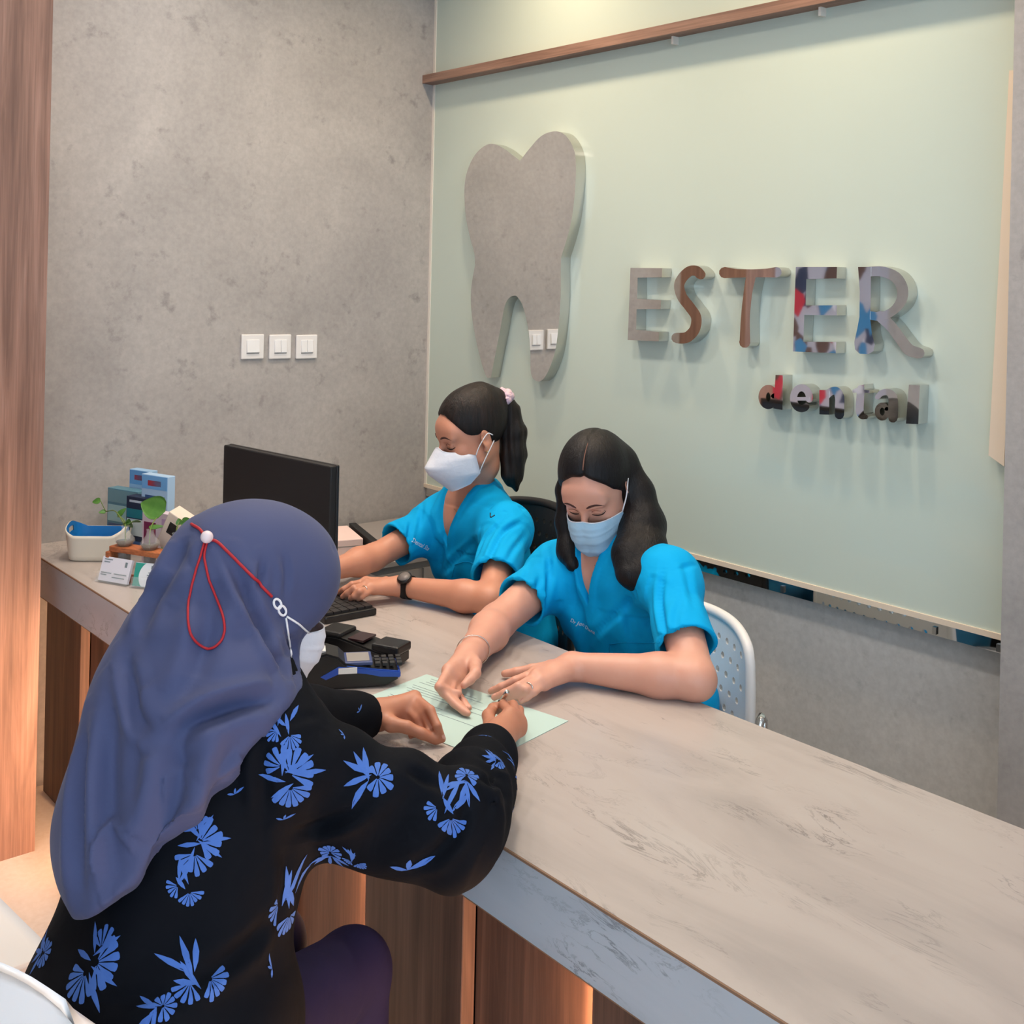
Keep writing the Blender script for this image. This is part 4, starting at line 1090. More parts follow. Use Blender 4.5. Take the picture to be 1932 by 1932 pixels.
def scrub_top(parent, Mt, P, ShR, ShL, ElR, ElL, zV, vw, seed, sl=(.62, .62), band=.020, lo=None, hi=None):
    N = Mt[:3, 3]; R = Mt[:3, :3]; g = .013
    base = torso_ops(Mt, P, ShR, ShL, g, pel=(.175, .135, .15), waist=(.14, .105, .15))
    ops = list(base)
    for S, E, f_ in ((ShR, ElR, sl[0]), (ShL, ElL, sl[1])):
        e_ = S + (E - S) * f_; d_ = nrm(E - S)
        ops.append(('G', [('u', rc(S, e_ + d_ * .05, .057, .068), 0), ('i', half(e_, d_), .003)], .06))
    ph = seed * 1.7
    def folds(P_):
        q = (P_ - N) @ R
        d = .0032 * np.sin(2 * PI * (q[:, 0] * 13 + .35 * np.sin(q[:, 2] * 11 + ph) + q[:, 1] * 5)) * np.clip(-q[:, 2] * 5, 0, 1)
        d += .0026 * np.sin(2 * PI * (q[:, 2] * 9 + q[:, 0] * 6 + .4 * np.sin(q[:, 0] * 17 + ph))) * np.clip(-q[:, 2] * 6 - .3, 0, 1)
        for S, E in ((ShR, ElR), (ShL, ElL)):
            ax = nrm(E - S); v = P_ - (S + ax * .06); r = np.linalg.norm(v, axis=1)
            b1 = nrm(np.cross(ax, A(.3, .2, 1))); b2 = np.cross(ax, b1)
            th = np.arctan2(v @ b1, v @ b2)
            d += .0016 * np.sin(v @ ax * 70 + 1.2 * np.sin(v @ b1 * 32 + ph) + (v @ b2) * 28) * np.exp(-(r / .11) ** 2)
        return d
    ops.append(('d', folds))
    def vcut(p):
        return np.maximum((np.abs(p[:, 0]) - (p[:, 2] - zV) * vw) * .9, -(p[:, 1] + .01))
    def bandf(P_):
        q = (P_ - N) @ R; e_ = vcut(q)
        nk = np.linalg.norm((q - A(0, -.012, .03)) / A(1, 1.0, 1.2), axis=1) - .066
        e_ = np.minimum(e_, nk)
        t_ = np.clip((band - e_) / .004, 0, 1)
        return -.0035 * t_
    ops.append(('d', bandf))
    ops.append(('s', local(Mt, vcut), .002))
    ops.append(('s', local(Mt, el((0, -.012, .04), (.066, .064, .085))), .003))
    for S, E, f_ in ((ShR, ElR, sl[0]), (ShL, ElL, sl[1])):
        e_ = S + (E - S) * f_; d_ = nrm(E - S)
        ops.append(('s', rc(e_ - d_ * .05, e_ + d_ * .08, .052, .0635), .003))
    ops.append(('i', half(P - Mt[:3, 2] * .10, -Mt[:3, 2]), .01))
    return sdf_mesh('scrub_top', ops, lo, hi, .0038, M['scrub'], parent, 2)

def sculpt(ob, lines, gain=1.0):
    """press drape folds into cloth: a valley along each line and the ridges beside it"""
    ht = bvh(ob); me = ob.data; nV = len(me.vertices)
    co = np.empty(nV * 3, np.float32); me.vertices.foreach_get('co', co); co = co.reshape(-1, 3).astype(float)
    no = np.empty(nV * 3, np.float32); me.vertices.foreach_get('normal', no); no = no.reshape(-1, 3)
    for line, amp, wid in lines:
        pts = []
        for x, y in catmull([(x, y, 0) for x, y in line], 8)[:, :2]:
            h, n = hit(ht, CAM, ray(x, y), 8)
            if h is not None: pts.append(h)
        if len(pts) < 3: continue
        pts = np.array(pts); m = len(pts)
        near = np.where(((co > pts.min(0) - 5 * wid) & (co < pts.max(0) + 5 * wid)).all(1))[0]
        c = co[near]; n_ = no[near]
        D = np.sqrt(((c[:, None] - pts[None]) ** 2).sum(2)); k = D.argmin(1); dm = D[np.arange(len(near)), k]
        fade = np.sin(PI * np.clip((k + .5) / m, 0, 1)) ** .6
        tg = np.gradient(pts, axis=0); tg /= np.linalg.norm(tg, axis=1)[:, None]
        side = np.einsum('ij,ij->i', np.cross(tg[k], n_), c - pts[k])
        disp = (-np.exp(-(dm / wid) ** 2) + .75 * np.exp(-((side - 1.7 * wid) / wid) ** 2) * (dm < 4 * wid) + .35 * np.exp(-((side + 1.9 * wid) / wid) ** 2) * (dm < 4 * wid)) * amp * fade
        co[near] += n_ * (disp * gain)[:, None]
    me.vertices.foreach_set('co', co.astype(np.float32).ravel()); me.update()
FOLDS_A = [([(985, 982), (950, 1005), (930, 1040), (918, 1075)], .006, .008), ([(948, 985), (915, 1015), (900, 1050)], .004, .008), ([(905, 1015), (870, 1045), (835, 1080)], .004, .009), ([(840, 1000), (836, 1030), (832, 1070)], .003, .008), ([(798, 940), (795, 970), (790, 1000)], .003, .007), ([(990, 1010), (970, 1035), (955, 1060)], .004, .008), ([(775, 985), (771, 1010), (770, 1040)], .005, .007), ([(745, 985), (760, 1005), (768, 1030)], .003, .007)]
FOLDS_B = [([(1032, 1030), (1036, 1065), (1034, 1110), (1030, 1150)], .005, .008), ([(1070, 1050), (1080, 1090), (1088, 1140)], .004, .009), ([(1000, 1060), (990, 1090), (975, 1120)], .003, .008), ([(1120, 1200), (1160, 1160), (1205, 1115)], .005, .010), ([(1252, 1075), (1246, 1130), (1252, 1180), (1258, 1210)], .006, .008), ([(1290, 1060), (1300, 1100), (1310, 1150)], .003, .010), ([(1190, 1120), (1185, 1160), (1190, 1205)], .004, .010), ([(1020, 1090), (1010, 1115), (1005, 1140)], .004, .007), ([(1100, 1150), (1098, 1185), (1090, 1215)], .003, .008), ([(1285, 1130), (1275, 1165), (1275, 1195)], .003, .008)]
FOLDS_V = [([(552, 1570), (600, 1558), (648, 1542), (710, 1502)], .006, .010), ([(779, 1635), (830, 1605), (870, 1555), (885, 1495)], .006, .010), ([(770, 1452), (800, 1470), (840, 1488)], .005, .008), ([(900, 1420), (930, 1440), (955, 1450)], .004, .007), ([(880, 1450), (920, 1475), (950, 1500)], .005, .008), ([(500, 1400), (495, 1460), (500, 1540)], .005, .010), ([(330, 1850), (400, 1830), (470, 1780), (520, 1720)], .007, .012), ([(540, 1600), (535, 1680), (520, 1760)], .005, .012), ([(200, 1890), (280, 1880), (360, 1890)], .005, .012)]
# ---------------------------------------------------------------- woman with the ponytail
def woman_a():
    N = ony(893, 938, 2.03); ShR = ony(828, 985, 1.99); ShL = ony(956, 1000, 1.99); P = A(-2.50, 2.13, .56)
    ElR = onz(703, 1052, .805); WR = onz(612, 1080, .80); ElL = onz(925, 1132, .795); WL = onz(757, 1106, .788)
    Mt = torso_frame(N, P, ShR, ShL)
    E = ony(837, 838, 1.885)
    fwd = nrm(A(-.24, -.93, -.28)); Mh = frame(A(0, 0, 0), fwd, A(.03, 0, 1)); Mh[:3, 3] = E - Mh[:3, :3] @ A(0, .088, .004)
    fL = [J((690, 1097, .802), (664, 1103, .803), (649, 1112, .792), (638, 1118, .780)), J((692, 1103, .802), (668, 1110, .803), (655, 1119, .790), (646, 1126, .779)),
          J((698, 1108, .799), (678, 1116, .799), (668, 1125, .787), (661, 1130, .778)), J((706, 1112, .793), (690, 1120, .791), (682, 1127, .784), (676, 1131, .778))]
    tL = J((728, 1098, .782), (706, 1101, .780), (690, 1106, .778), (676, 1110, .776))
    fR = [J((575, 1090, .80), (560, 1098, .80), (552, 1105, .79), (548, 1110, .78)), J((580, 1096, .80), (568, 1105, .80), (560, 1112, .79), (556, 1117, .78)),
          J((588, 1100, .80), (578, 1110, .80), (570, 1117, .79), (566, 1121, .78)), J((596, 1102, .795), (588, 1112, .79), (582, 1118, .785), (578, 1121, .78))]
    tR = J((608, 1098, .79), (606, 1108, .785), (600, 1115, .78), (594, 1119, .778))
    ops = torso_ops(Mt, P, ShR, ShL) + [('G', head_ops(Mh, N + A(0, .0, .01)), .02)]
    for S, El, W, f, t_ in ((ShR, ElR, WR, fR, tR), (ShL, ElL, WL, fL, tL)):
        ops += [('G', arm_ops(S, El, W, .95), .02), ('G', hand_ops(W, f, t_), .015)]
    ops = ops[:8] + ops[8:]
    lo = A(-3.05, 1.35, .44); hi = A(-2.02, 2.33, 1.26)
    body = sdf_mesh('person', ops, lo, hi, .0030, M['skin_a'])
    tag(body, 'woman with a dark ponytail, teal scrub top and white mask, typing', 'person', 'people at the counter')
    facial(body, body, Mh)
    scr = scrub_top(body, Mt, P, ShR, ShL, ElR, ElL, -.100, .42, 1, (.66, .72), lo=A(-2.98, 1.55, .42), hi=A(-2.02, 2.36, 1.06))
    sculpt(scr, FOLDS_A, 1.3)
    # hair pulled back
    L = lambda f: local(Mh, f)
    cap = [('u', L(el((0, -.014, .045), (.0815, .104, .0965))), 0), ('u', L(rc((0, -.06, .085), (0, -.098, .078), .045, .026)), .04),
           ('i', L(interp_cut([-.13, -.06, -.042, -.028, -.012, .006, .030, .050, .068, .085, .12], [-.085, -.075, -.05, .0, .022, .020, .040, .062, .083, .093, .096])), .008),
           ]
    hr = sdf_mesh('hair', cap, tp(Mh, A(0, 0, 0)) - .16, tp(Mh, A(0, 0, 0)) + .17, .0034, M['hair_a'], body)
    tie = tp(Mh, A(0, -.112, .080))
    dz = float((tie - CAM) @ FW)
    tail = [tie, at(957, 775, dz + .02), at(966, 815, dz + .02), at(968, 860, dz + .01), at(966, 895, dz), at(974, 922, dz)]
    rr = (.016, .030, .036, .034, .026, .008)
    tops = [('u', rc(a, b, r1, r2), .03) for a, b, r1, r2 in zip(tail[:-1], tail[1:], rr[:-1], rr[1:])]
    tops.append(('d', lambda P_: .0016 * np.sin((P_ @ _rt) * 260 + 3 * np.sin(P_[:, 2] * 12))))
    sdf_mesh('ponytail', tops, np.min(tail, 0) - .06, np.max(tail, 0) + .06, .0034, M['hair_a'], body)
    ax = nrm(tail[1] - tie); b1 = nrm(np.cross(ax, A(0, 0, 1))); b2 = np.cross(ax, b1)
    ring = [tie + ax * .006 + (b1 * math.cos(a) + b2 * math.sin(a)) * (.024 + .003 * math.sin(a * 9)) + ax * .004 * math.sin(a * 7) for a in np.linspace(0, 2 * PI, 60, endpoint=False)]
    tube_obj('scrunchie', ring, [.013 + .003 * math.sin(k * 1.9) for k in range(60)], M['scrunchie'], body, 10, True)
    G = kn95(body, Mh, M['mask_white'])
    for sx, i in ((-1, 0), (1, -1)):
        for z0, z1 in ((6, .014), (15, -.028)):
            tube_obj('ear_loop', tp(Mh, catmull([G[i, z0], A(sx * .079, .015, (G[i, z0][2] + z1) / 2), A(sx * .081, -.014, z1), A(sx * .080, -.030, z1 * .4)], 5)), .0016, M['loop'], body, 6)
    # watch
    d_ = nrm(WL - ElL); wc = WL - d_ * .022; b1 = nrm(np.cross(d_, A(0, 0, 1))); b2 = np.cross(b1, d_)
    wt_ = [[wc + d_ * t_ + (b1 * math.cos(a) + b2 * math.sin(a)) * .0305 for t_ in np.linspace(-.011, .011, 4)] for a in np.linspace(0, 2 * PI, 36, endpoint=False)]
    wobj = grid_obj('watch_strap', np.array(wt_), M['black_matte'], body, -.003, wrap=True)
    nv_ = nrm(A(.45, -.35, .8)); nv_ = nrm(nv_ - d_ * (nv_ @ d_))
    Mw = np.eye(4); Mw[:3, 2] = nv_; Mw[:3, 0] = d_; Mw[:3, 1] = np.cross(nv_, d_); Mw[:3, 3] = wc + nv_ * .029
    lathe_obj('watch_case', [(.0005, 0), (.019, 0), (.0195, .007), (.017, .0095), (.0005, .0095)], M['black_plastic'], wobj, mm(Mw))
    lathe_obj('watch_face', [(.0005, .0096), (.0155, .0096), (.0155, .0102), (.0005, .0102)], plain('watch_face', (120, 112, 108), .3), wobj, mm(Mw))
    tree = bvh(scr); fv = Mt[:3, 1]
    text_on(scr, 'embroidered_name', 'Dental Sta', tree, (775, 1021), (807, 1039), M['embroidery'])
    px_line(scr, 'pocket_seam', tree, [(858, 1066), (880, 1060), (905, 1068), (935, 1076)], .0011, M['scrub_band'], .0004)
    px_line(scr, 'pocket_seam', tree, [(858, 1066), (853, 1090)], .0011, M['scrub_band'], .0004)
    px_line(scr, 'logo_tab', tree, [(925, 968), (926, 976), (934, 972)], .0016, M['black_matte'], .0004)
    bt = bvh(body)
    px_line(body, 'necklace', bt, [(857, 960), (866, 972), (876, 974), (888, 955), (900, 935)], .0008, M['gold'], .0006)
    p, n = hit(bt, CAM, ray(872, 974), 8)
    if p is not None: 
        bm = bmesh.new(); bmesh.ops.create_uvsphere(bm, u_segments=10, v_segments=8, radius=.0035, matrix=Matrix.Translation(tuple(p + n * .002))); mesh_bm('pendant', bm, M['gold'], body, True)
    p = tp(Mh, A(-.080, -.002, -.034))
    bm = bmesh.new(); bmesh.ops.create_uvsphere(bm, u_segments=10, v_segments=8, radius=.003, matrix=Matrix.Translation(tuple(p))); mesh_bm('earring', bm, M['gold'], body, True)
    legs(body, P + A(0, 0, -.02), Mt, A(0, -1, 0), M['trouser'], .40)
    rg = fL[2]; c_ = rg[0] * .45 + rg[1] * .55; d_ = nrm(rg[1] - rg[0]); b1 = nrm(np.cross(d_, A(0, 0, 1))); b2 = np.cross(b1, d_)
    tube_obj('ring', [c_ + (b1 * math.cos(a) + b2 * math.sin(a)) * .0092 for a in np.linspace(0, 2 * PI, 20, endpoint=False)], .0012, M['silver'], body, 6, True)
    return body
# ---------------------------------------------------------------- woman with long hair
def woman_b():
    N = ony(1154, 1030, 1.95); ShR = ony(1052, 1078, 1.92); ShL = ony(1262, 1095, 1.92); P = A(-1.86, 2.07, .56)
    ElR = A(-1.975, 1.665, .800); WR = onz(884, 1238, .800); ElL = onz(1312, 1282, .79); WL = onz(1080, 1257, .787)
    Mt = torso_frame(N, P, ShR, ShL)
    E = ony(1103, 966, 1.825)
    fwd = nrm(A(.36, -.75, -.52)); Mh = frame(A(0, 0, 0), fwd, A(-.06, 0, 1)); Mh[:3, 3] = E - Mh[:3, :3] @ A(0, .088, .004)
    fL = [J((1010, 1268, .790), (972, 1284, .787), (945, 1296, .773), (926, 1304, .761)), J((1012, 1276, .791), (978, 1295, .788), (951, 1308, .773), (932, 1316, .761)),
          J((1019, 1284, .788), (992, 1301, .784), (974, 1311, .771), (961, 1319, .761)), J((1027, 1291, .781), (1008, 1306, .777), (995, 1316, .768), (983, 1324, .760))]
    tL = J((1040, 1258, .782), (1004, 1263, .774), (975, 1268, .767), (952, 1271, .761))
    fR = [J((846, 1264, .806), (828, 1296, .795), (846, 1305, .782), (866, 1308, .779)), J((848, 1274, .796), (836, 1306, .783), (857, 1327, .769), (875, 1343, .761)),
          J((856, 1281, .787), (850, 1312, .774), (867, 1331, .764), (883, 1346, .760)), J((866, 1284, .779), (864, 1308, .768), (876, 1325, .763), (886, 1336, .760))]
    tR = J((896, 1254, .804), (897, 1270, .803), (887, 1282, .797), (876, 1292, .792))
    ops = torso_ops(Mt, P, ShR, ShL) + [('G', head_ops(Mh, N + A(0, 0, .01)), .02)]
    for S, El, W, f, t_ in ((ShR, ElR, WR, fR, tR), (ShL, ElL, WL, fL, tL)):
        ops += [('G', arm_ops(S, El, W, 1.08), .02), ('G', hand_ops(W, f, t_), .015)]
    lo = A(-2.27, 1.28, .44); hi = A(-1.40, 2.26, 1.25)
    body = sdf_mesh('person', ops, lo, hi, .0030, M['skin_b'])
    tag(body, 'woman with long black hair, teal scrub top and blue mask, pointing at the form', 'person', 'people at the counter')
    facial(body, body, Mh)
    scr = scrub_top(body, Mt, P, ShR, ShL, ElR, ElL, -.095, .34, 2, (.62, .70), lo=A(-2.30, 1.62, .42), hi=A(-1.38, 2.28, 1.02))
    sculpt(scr, FOLDS_B, 1.3)
    L = lambda f: local(Mh, f)
    hc = Mh[:3, 3]
    dz = float((hc - CAM) @ FW)
    R_ = [(1180, 875), (1202, 930), (1212, 985), (1208, 1040), (1204, 1090)]
    ch1 = [at(x, y, dz + o_) for (x, y), o_ in zip(R_, (.02, .005, -.03, -.085, -.13))]
    Lc = [(1072, 880), (1064, 925), (1066, 985), (1074, 1040), (1080, 1066)]
    ch2 = [at(x, y, dz + o_) for (x, y), o_ in zip(Lc, (.05, .07, .07, .04, .0))]
    hops = [('u', L(el((0, -.014, .046), (.083, .104, .096))), 0),
            ('i', L(interp_cut([-.13, -.06, -.02, .005, .03, .055, .075, .12], [-.12, -.12, -.10, .0, .045, .080, .098, .104])), .010)]
    ops2 = [('G', hops, 0)]
    ops2 += [('u', rc(a, b, r1, r2), .03) for a, b, r1, r2 in zip(ch1[:-1], ch1[1:], (.030, .036, .040, .040), (.036, .040, .040, .034))]
    ch3 = [at(x, y, dz + o_) for (x, y), o_ in zip([(1205, 930), (1226, 990), (1228, 1040), (1222, 1082)], (.03, -.01, -.08, -.15))]
    ops2 += [('u', rc(a, b, r1, r2), .03) for a, b, r1, r2 in zip(ch3[:-1], ch3[1:], (.026, .030, .033), (.030, .033, .030))]
    ch4 = [at(x, y, dz + o_) for (x, y), o_ in zip([(1190, 1000), (1182, 1045), (1180, 1082)], (-.05, -.10, -.14))]
    ops2 += [('u', rc(a, b, r1, r2), .03) for a, b, r1, r2 in zip(ch4[:-1], ch4[1:], (.026, .028), (.028, .022))]
    ops2 += [('u', rc(a, b, r1, r2), .02) for a, b, r1, r2 in zip(ch2[:-1], ch2[1:], (.020, .018, .022, .028), (.018, .022, .028, .016))]
    bkh = tp(Mh, A(0, -.075, .0))
    ops2 += [('u', rc(bkh, bkh + A(-.01, .05, -.16), .065, .05), .05)]
    def part(P_):
        q = (P_ - hc) @ Mh[:3, :3]
        return .004 * np.exp(-((q[:, 0] + .012) / .004) ** 2) * (q[:, 2] > .05)
    ops2.append(('d', part))
    allp = np.vstack([ch1, ch2, [hc - .13, hc + .14]])
    hr = sdf_mesh('hair', ops2, allp.min(0) - .07, allp.max(0) + .07, .0034, M['hair_b'], body)
    ht = bvh(hr)
    pts = []
    for y_ in np.linspace(.088, .0, 14):
        h, n = hit(ht, tp(Mh, A(-.012, y_, .3)), Mh[:3, :3] @ A(0, -.0, -1), .4)
        if h is not None: pts.append(h + Mh[:3, :3] @ A(0, .3, 1) * .0006)
    if len(pts) > 3: tube_obj('hair_parting', np.array(pts), np.linspace(.0018, .0008, len(pts)), plain('parting', (120, 84, 70), .8), body, 6)
    G = surgical(body, Mh, M['mask_blue'])
    for sx, i in ((-1, 0), (1, -1)):
        for z0, z1 in ((1, .024), (38, -.03)):
            tube_obj('ear_loop', tp(Mh, catmull([G[i, z0], A(sx * .079, .012, (G[i, z0][2] + z1) / 2), A(sx * .082, -.014, z1)], 5)), .0017, M['loop'], body, 6)
    tree = bvh(scr)
    text_on(scr, 'embroidered_name', 'Dr Jen Diana', tree, (1076, 1172), (1122, 1197), M['embroidery'])
    px_line(scr, 'pocket_seam', tree, [(1150, 1216), (1180, 1212), (1215, 1214), (1248, 1212)], .0011, M['scrub_band'], .0004)
    px_line(scr, 'pocket_seam', tree, [(1150, 1216), (1150, 1236)], .0011, M['scrub_band'], .0004)
    bt = bvh(body)
    px_line(body, 'necklace', bt, [(1122, 1066), (1130, 1074), (1140, 1070), (1150, 1055)], .0008, M['silver'], .0006)
    p, n = hit(bt, CAM, ray(1130, 1075), 8)
    if p is not None:
        bm = bmesh.new(); bmesh.ops.create_uvsphere(bm, u_segments=10, v_segments=8, radius=.003, matrix=Matrix.Translation(tuple(p + n * .002))); mesh_bm('pendant', bm, M['silver'], body, True)
    # bracelet on her right wrist, ring on her left hand
    d_ = nrm(WR - ElR); c_ = WR - d_ * .035; b1 = nrm(np.cross(d_, A(0, 0, 1))); b2 = np.cross(b1, d_)
    tube_obj('bracelet', [c_ + d_ * .012 * math.cos(a) + (b1 * math.cos(a) + b2 * math.sin(a)) * .0335 for a in np.linspace(0, 2 * PI, 48, endpoint=False)], .0011, M['silver'], body, 6, True)
    rg = fL[2]; c_ = rg[0] * .2 + rg[1] * .8; d_ = nrm(rg[1] - rg[0]); b1 = nrm(np.cross(d_, A(0, 0, 1))); b2 = np.cross(b1, d_)
    tube_obj('ring', [c_ + (b1 * math.cos(a) + b2 * math.sin(a)) * .0098 for a in np.linspace(0, 2 * PI, 20, endpoint=False)], .0013, M['silver'], body, 6, True)
    nails(body, fL, tL)
    legs(body, P + A(0, 0, -.02), Mt, A(0, -1, 0), M['trouser'], .34)
    return body
# ---------------------------------------------------------------- visitor in the headscarf
FOLDS = [([(520, 1318), (480, 1322), (430, 1335), (370, 1360), (325, 1395)], .012, .012),
         ([(330, 1385), (338, 1430), (325, 1510), (300, 1600), (285, 1680)], .012, .020),
         ([(436, 1060), (455, 1105), (480, 1160), (515, 1230), (545, 1290)], .007, .009),
         ([(494, 1060), (490, 1085), (486, 1115)], .004, .006), ([(534, 1050), (540, 1085), (538, 1125)], .003, .006),
         ([(238, 1240), (248, 1300), (262, 1355), (300, 1390)], .006, .011), ([(165, 1380), (155, 1460), (150, 1560), (150, 1690)], .008, .013),
         ([(400, 1090), (395, 1160), (380, 1240), (345, 1320)], .006, .016), ([(215, 1330), (205, 1430), (205, 1540), (215, 1660)], .007, .016),
         ([(460, 1400), (420, 1450), (380, 1540), (330, 1640)], .006, .016), ([(350, 1010), (330, 1060), (290, 1130), (262, 1200)], .006, .014),
         ([(540, 1180), (552, 1240), (560, 1300)], .005, .009)]
def visitor():
    fb = nrm(A(-.45, .9, 0)); xb = nrm(np.cross(fb, A(0, 0, 1)))
    ShC = A(-1.555, .735, .935); N = ShC + A(-.015, .03, .070); ShR = ShC + xb * .155 + A(0, 0, -.030); ShL = ShC - xb * .125 + A(0, .03, -.02)
    P = A(-1.485, .655, .575)
    ElR = A(-1.262, 1.005, .815); WR = onz(936, 1392, .800); ElL = onz(520, 1372, .82); WL = onz(712, 1349, .790)
    Mt = torso_frame(N, P, ShR, ShL)
    H = A(-1.572, .832, 1.110)
    Mh = frame(H, A(.14, .82, -.43))
    fR = [J((962, 1347, .822), (950, 1329, .816), (941, 1334, .797), (943, 1345, .778)), J((972, 1353, .813), (968, 1330, .803), (957, 1331, .786), (950, 1344, .772)),
          J((979, 1363, .803), (980, 1340, .790), (969, 1335, .776), (960, 1345, .765)), J((980, 1376, .792), (983, 1354, .776), (976, 1346, .767), (966, 1350, .762))]
    tR = J((926, 1372, .803), (921, 1350, .808), (930, 1337, .800), (943, 1338, .790))
    fL = [J((782, 1316, .808), (812, 1340, .806), (825, 1370, .786), (835, 1395, .762)), J((773, 1325, .803), (800, 1346, .796), (812, 1374, .776), (820, 1391, .763)),
          J((764, 1335, .796), (788, 1356, .786), (795, 1376, .770), (790, 1388, .763)), J((754, 1346, .786), (774, 1363, .775), (780, 1379, .766), (775, 1389, .762))]
    tL = J((738, 1366, .786), (768, 1372, .784), (796, 1384, .774), (822, 1397, .762))
    ops = torso_ops(Mt, P, ShR, ShL) + [('G', head_ops(Mh, N + A(0, 0, .01)), .02)]
    for S, El, W, f, t_ in ((ShR, ElR, WR, fR, tR), (ShL, ElL, WL, fL, tL)):
        ops += [('G', arm_ops(S, El, W, 1.0), .02), ('G', hand_ops(W, f, t_), .015)]
    lo = A(-1.95, .40, .44); hi = A(-1.08, 1.42, 1.27)
    body = sdf_mesh('person', ops, lo, hi, .0030, M['skin_c'])
    tag(body, 'visitor seen from behind in a blue headscarf and black flowered blouse, writing', 'person', 'people at the counter')
    nails(body, [fL[0]], tL, (.5, -.3, .8))
    # blouse
    g = .022
    cuffR = WR + nrm(ElR - WR) * .030; cuffL = WL + nrm(ElL - WL) * .012
    def sleeve(S, E, W, bag=False):
        m = E + (W - E) * .30; w1 = E + (W - E) * .80
        return [('u', el(S, (.066, .066, .066)), 0), ('u', rc(S, E, .062, .064), .03), ('u', rc(E, m, .064, .062), .02), ('u', rc(m, w1, .062, .046), .02), ('u', rc(w1, W, .042, .036), .012)] + ([('u', rc(S + A(.0, .05, -.10), E + A(-.01, -.02, -.035), .055, .060), .05)] if bag else [])
    bops = torso_ops(Mt, P, ShR, ShL, g, chest=(.155, .105, .17), waist=(.16, .12, .16), pel=(.185, .14, .13))
    bops += [('u', el(P + A(0, 0, -.06), (.195, .165, .10), Mt[:3, :3]), .06)]
    bops += [('G', sleeve(ShR, ElR, cuffR, True), .04), ('G', sleeve(ShL, ElL, cuffL), .04)]
    def folds(P_):
        q = (P_ - N) @ Mt[:3, :3]
        d = .004 * np.sin(2 * PI * (q[:, 0] * 7 + .5 * np.sin(q[:, 2] * 9) + q[:, 1] * 3)) * np.clip((-q[:, 2] - .15) * 4, 0, 1)
        for S, E in ((ShR, ElR), (ElR, WR)):
            ax = nrm(E - S); v = P_ - S; t_ = v @ ax; r = np.linalg.norm(v - t_[:, None] * ax, axis=1)
            b1 = nrm(np.cross(ax, A(.3, .2, 1))); th = np.arctan2(v @ b1, v @ np.cross(ax, b1))
            d += .0050 * np.sin(t_ * 70 + 2.2 * np.sin(th + 1.) + 1) * np.exp(-(np.maximum(r - .06, 0) / .03) ** 2) * (t_ > -.02) * (t_ < np.linalg.norm(E - S) + .03)
        return d
    bops.append(('d', folds))
    for W, E in ((cuffR, ElR), (cuffL, ElL)):
        d_ = nrm(W - E); bops += [('s', rc(W - d_ * .02, W + d_ * .06, .031), .002)]
        bops += [('s', lambda P_, W=W, d_=d_: np.maximum(-((P_ - W) @ d_), np.linalg.norm(P_ - W, axis=1) - .10), .002)]
    bops.append(('i', half(P - A(0, 0, .11), (0, 0, -1)), .01))
    blo = sdf_mesh('blouse', bops, A(-1.98, .36, .42), A(-1.08, 1.36, 1.12), .0046, M['blouse'], body, 2)
    sculpt(blo, FOLDS_V, 1.3)
    # headscarf
    L = lambda f: local(Mh, f)
    hem = A(-1.53, .545, .68); top = N + A(0, -.075, .02)
    zc = nrm(top - hem); xc = nrm(xb - zc * (xb @ zc)); yc = np.cross(zc, xc)
    Rc = np.stack([xc, yc, zc], 1); cc = (top + hem) / 2 + A(-.01, .015, .015) + xc * .060 - yc * .010
    hops = [('u', L(el((0, -.002, .026), (.096, .124, .108))), 0),
            ('u', L(el((0, .042, .016), (.078, .066, .090))), .04),
            ('u', L(rc((0, .0, -.06), (0, -.03, -.13), .076, .085)), .05),
            ('u', rc(tp(Mh, A(0, -.06, -.02)), N + A(0, -.03, -.02), .095, .11), .06),
            ('u', rc(ShR * .7 + ShC * .3 + A(-.01, -.01, .02), ShL * .5 + ShC * .5 + A(.01, 0, .03), .082, .082), .07),
            ('u', el(cc, (.145, .082, .265), Rc), .07),
            ('u', rc(N + fb * .02 - xb * .03 + A(0, 0, -.04), N + fb * .04 - xb * .03 + A(0, 0, -.14), .078, .078), .06)]
    def hfold(P_):
        q = (P_ - N) @ Mt[:3, :3]
        dn = np.clip(.10 - q[:, 2], 0, .6)
        lift = -.010 * np.clip(dn * 6, 0, 1)
        sp = .055 + .12 * dn
        ph = q[:, 0] / sp + .6 * np.sin(q[:, 2] * 6 + .5)
        d = .006 * np.sin(2 * PI * ph * .55 + 1.0) * np.clip(dn * 4, 0, 1)
        hl = (P_ - H) @ Mh[:3, :3]
        an = np.arctan2(hl[:, 2] - .02, hl[:, 1])
        d += .0030 * np.sin((hl[:, 1] * .8 - hl[:, 2]) * 85) * np.exp(-((hl[:, 2] + .06) / .06) ** 2)
        return d + lift
    hops.append(('d', hfold))
    a_ = at(566, 1322, 1.60); b_ = at(190, 1752, 1.50); nv_ = np.cross(b_ - a_, fb + A(0, 0, .15)); nv_ = nrm(nv_)
    if nv_ @ (at(600, 1700, 1.55) - a_) < 0: nv_ = -nv_
    hops.append(('i', half(a_, nv_), .012))
    hops.append(('i', half(at(150, 1748, 1.5), -CU * .9 - CR * .25), .10))
    hops.append(('s', L(el((0, .150, -.060), (.098, .086, .120))), .008))
    hij = sdf_mesh('headscarf', hops, A(-1.95, .38, .56), A(-1.22, 1.06, 1.32), .0046, M['hijab'], body, 3)
    sculpt(hij, FOLDS, 1.9); ht = bvh(hij)
    Mk_ = Mh.copy(); Mk_[:3, 3] = tp(Mh, A(.006, .014, -.004))
    G = surgical(body, Mk_, M['mask_white'])
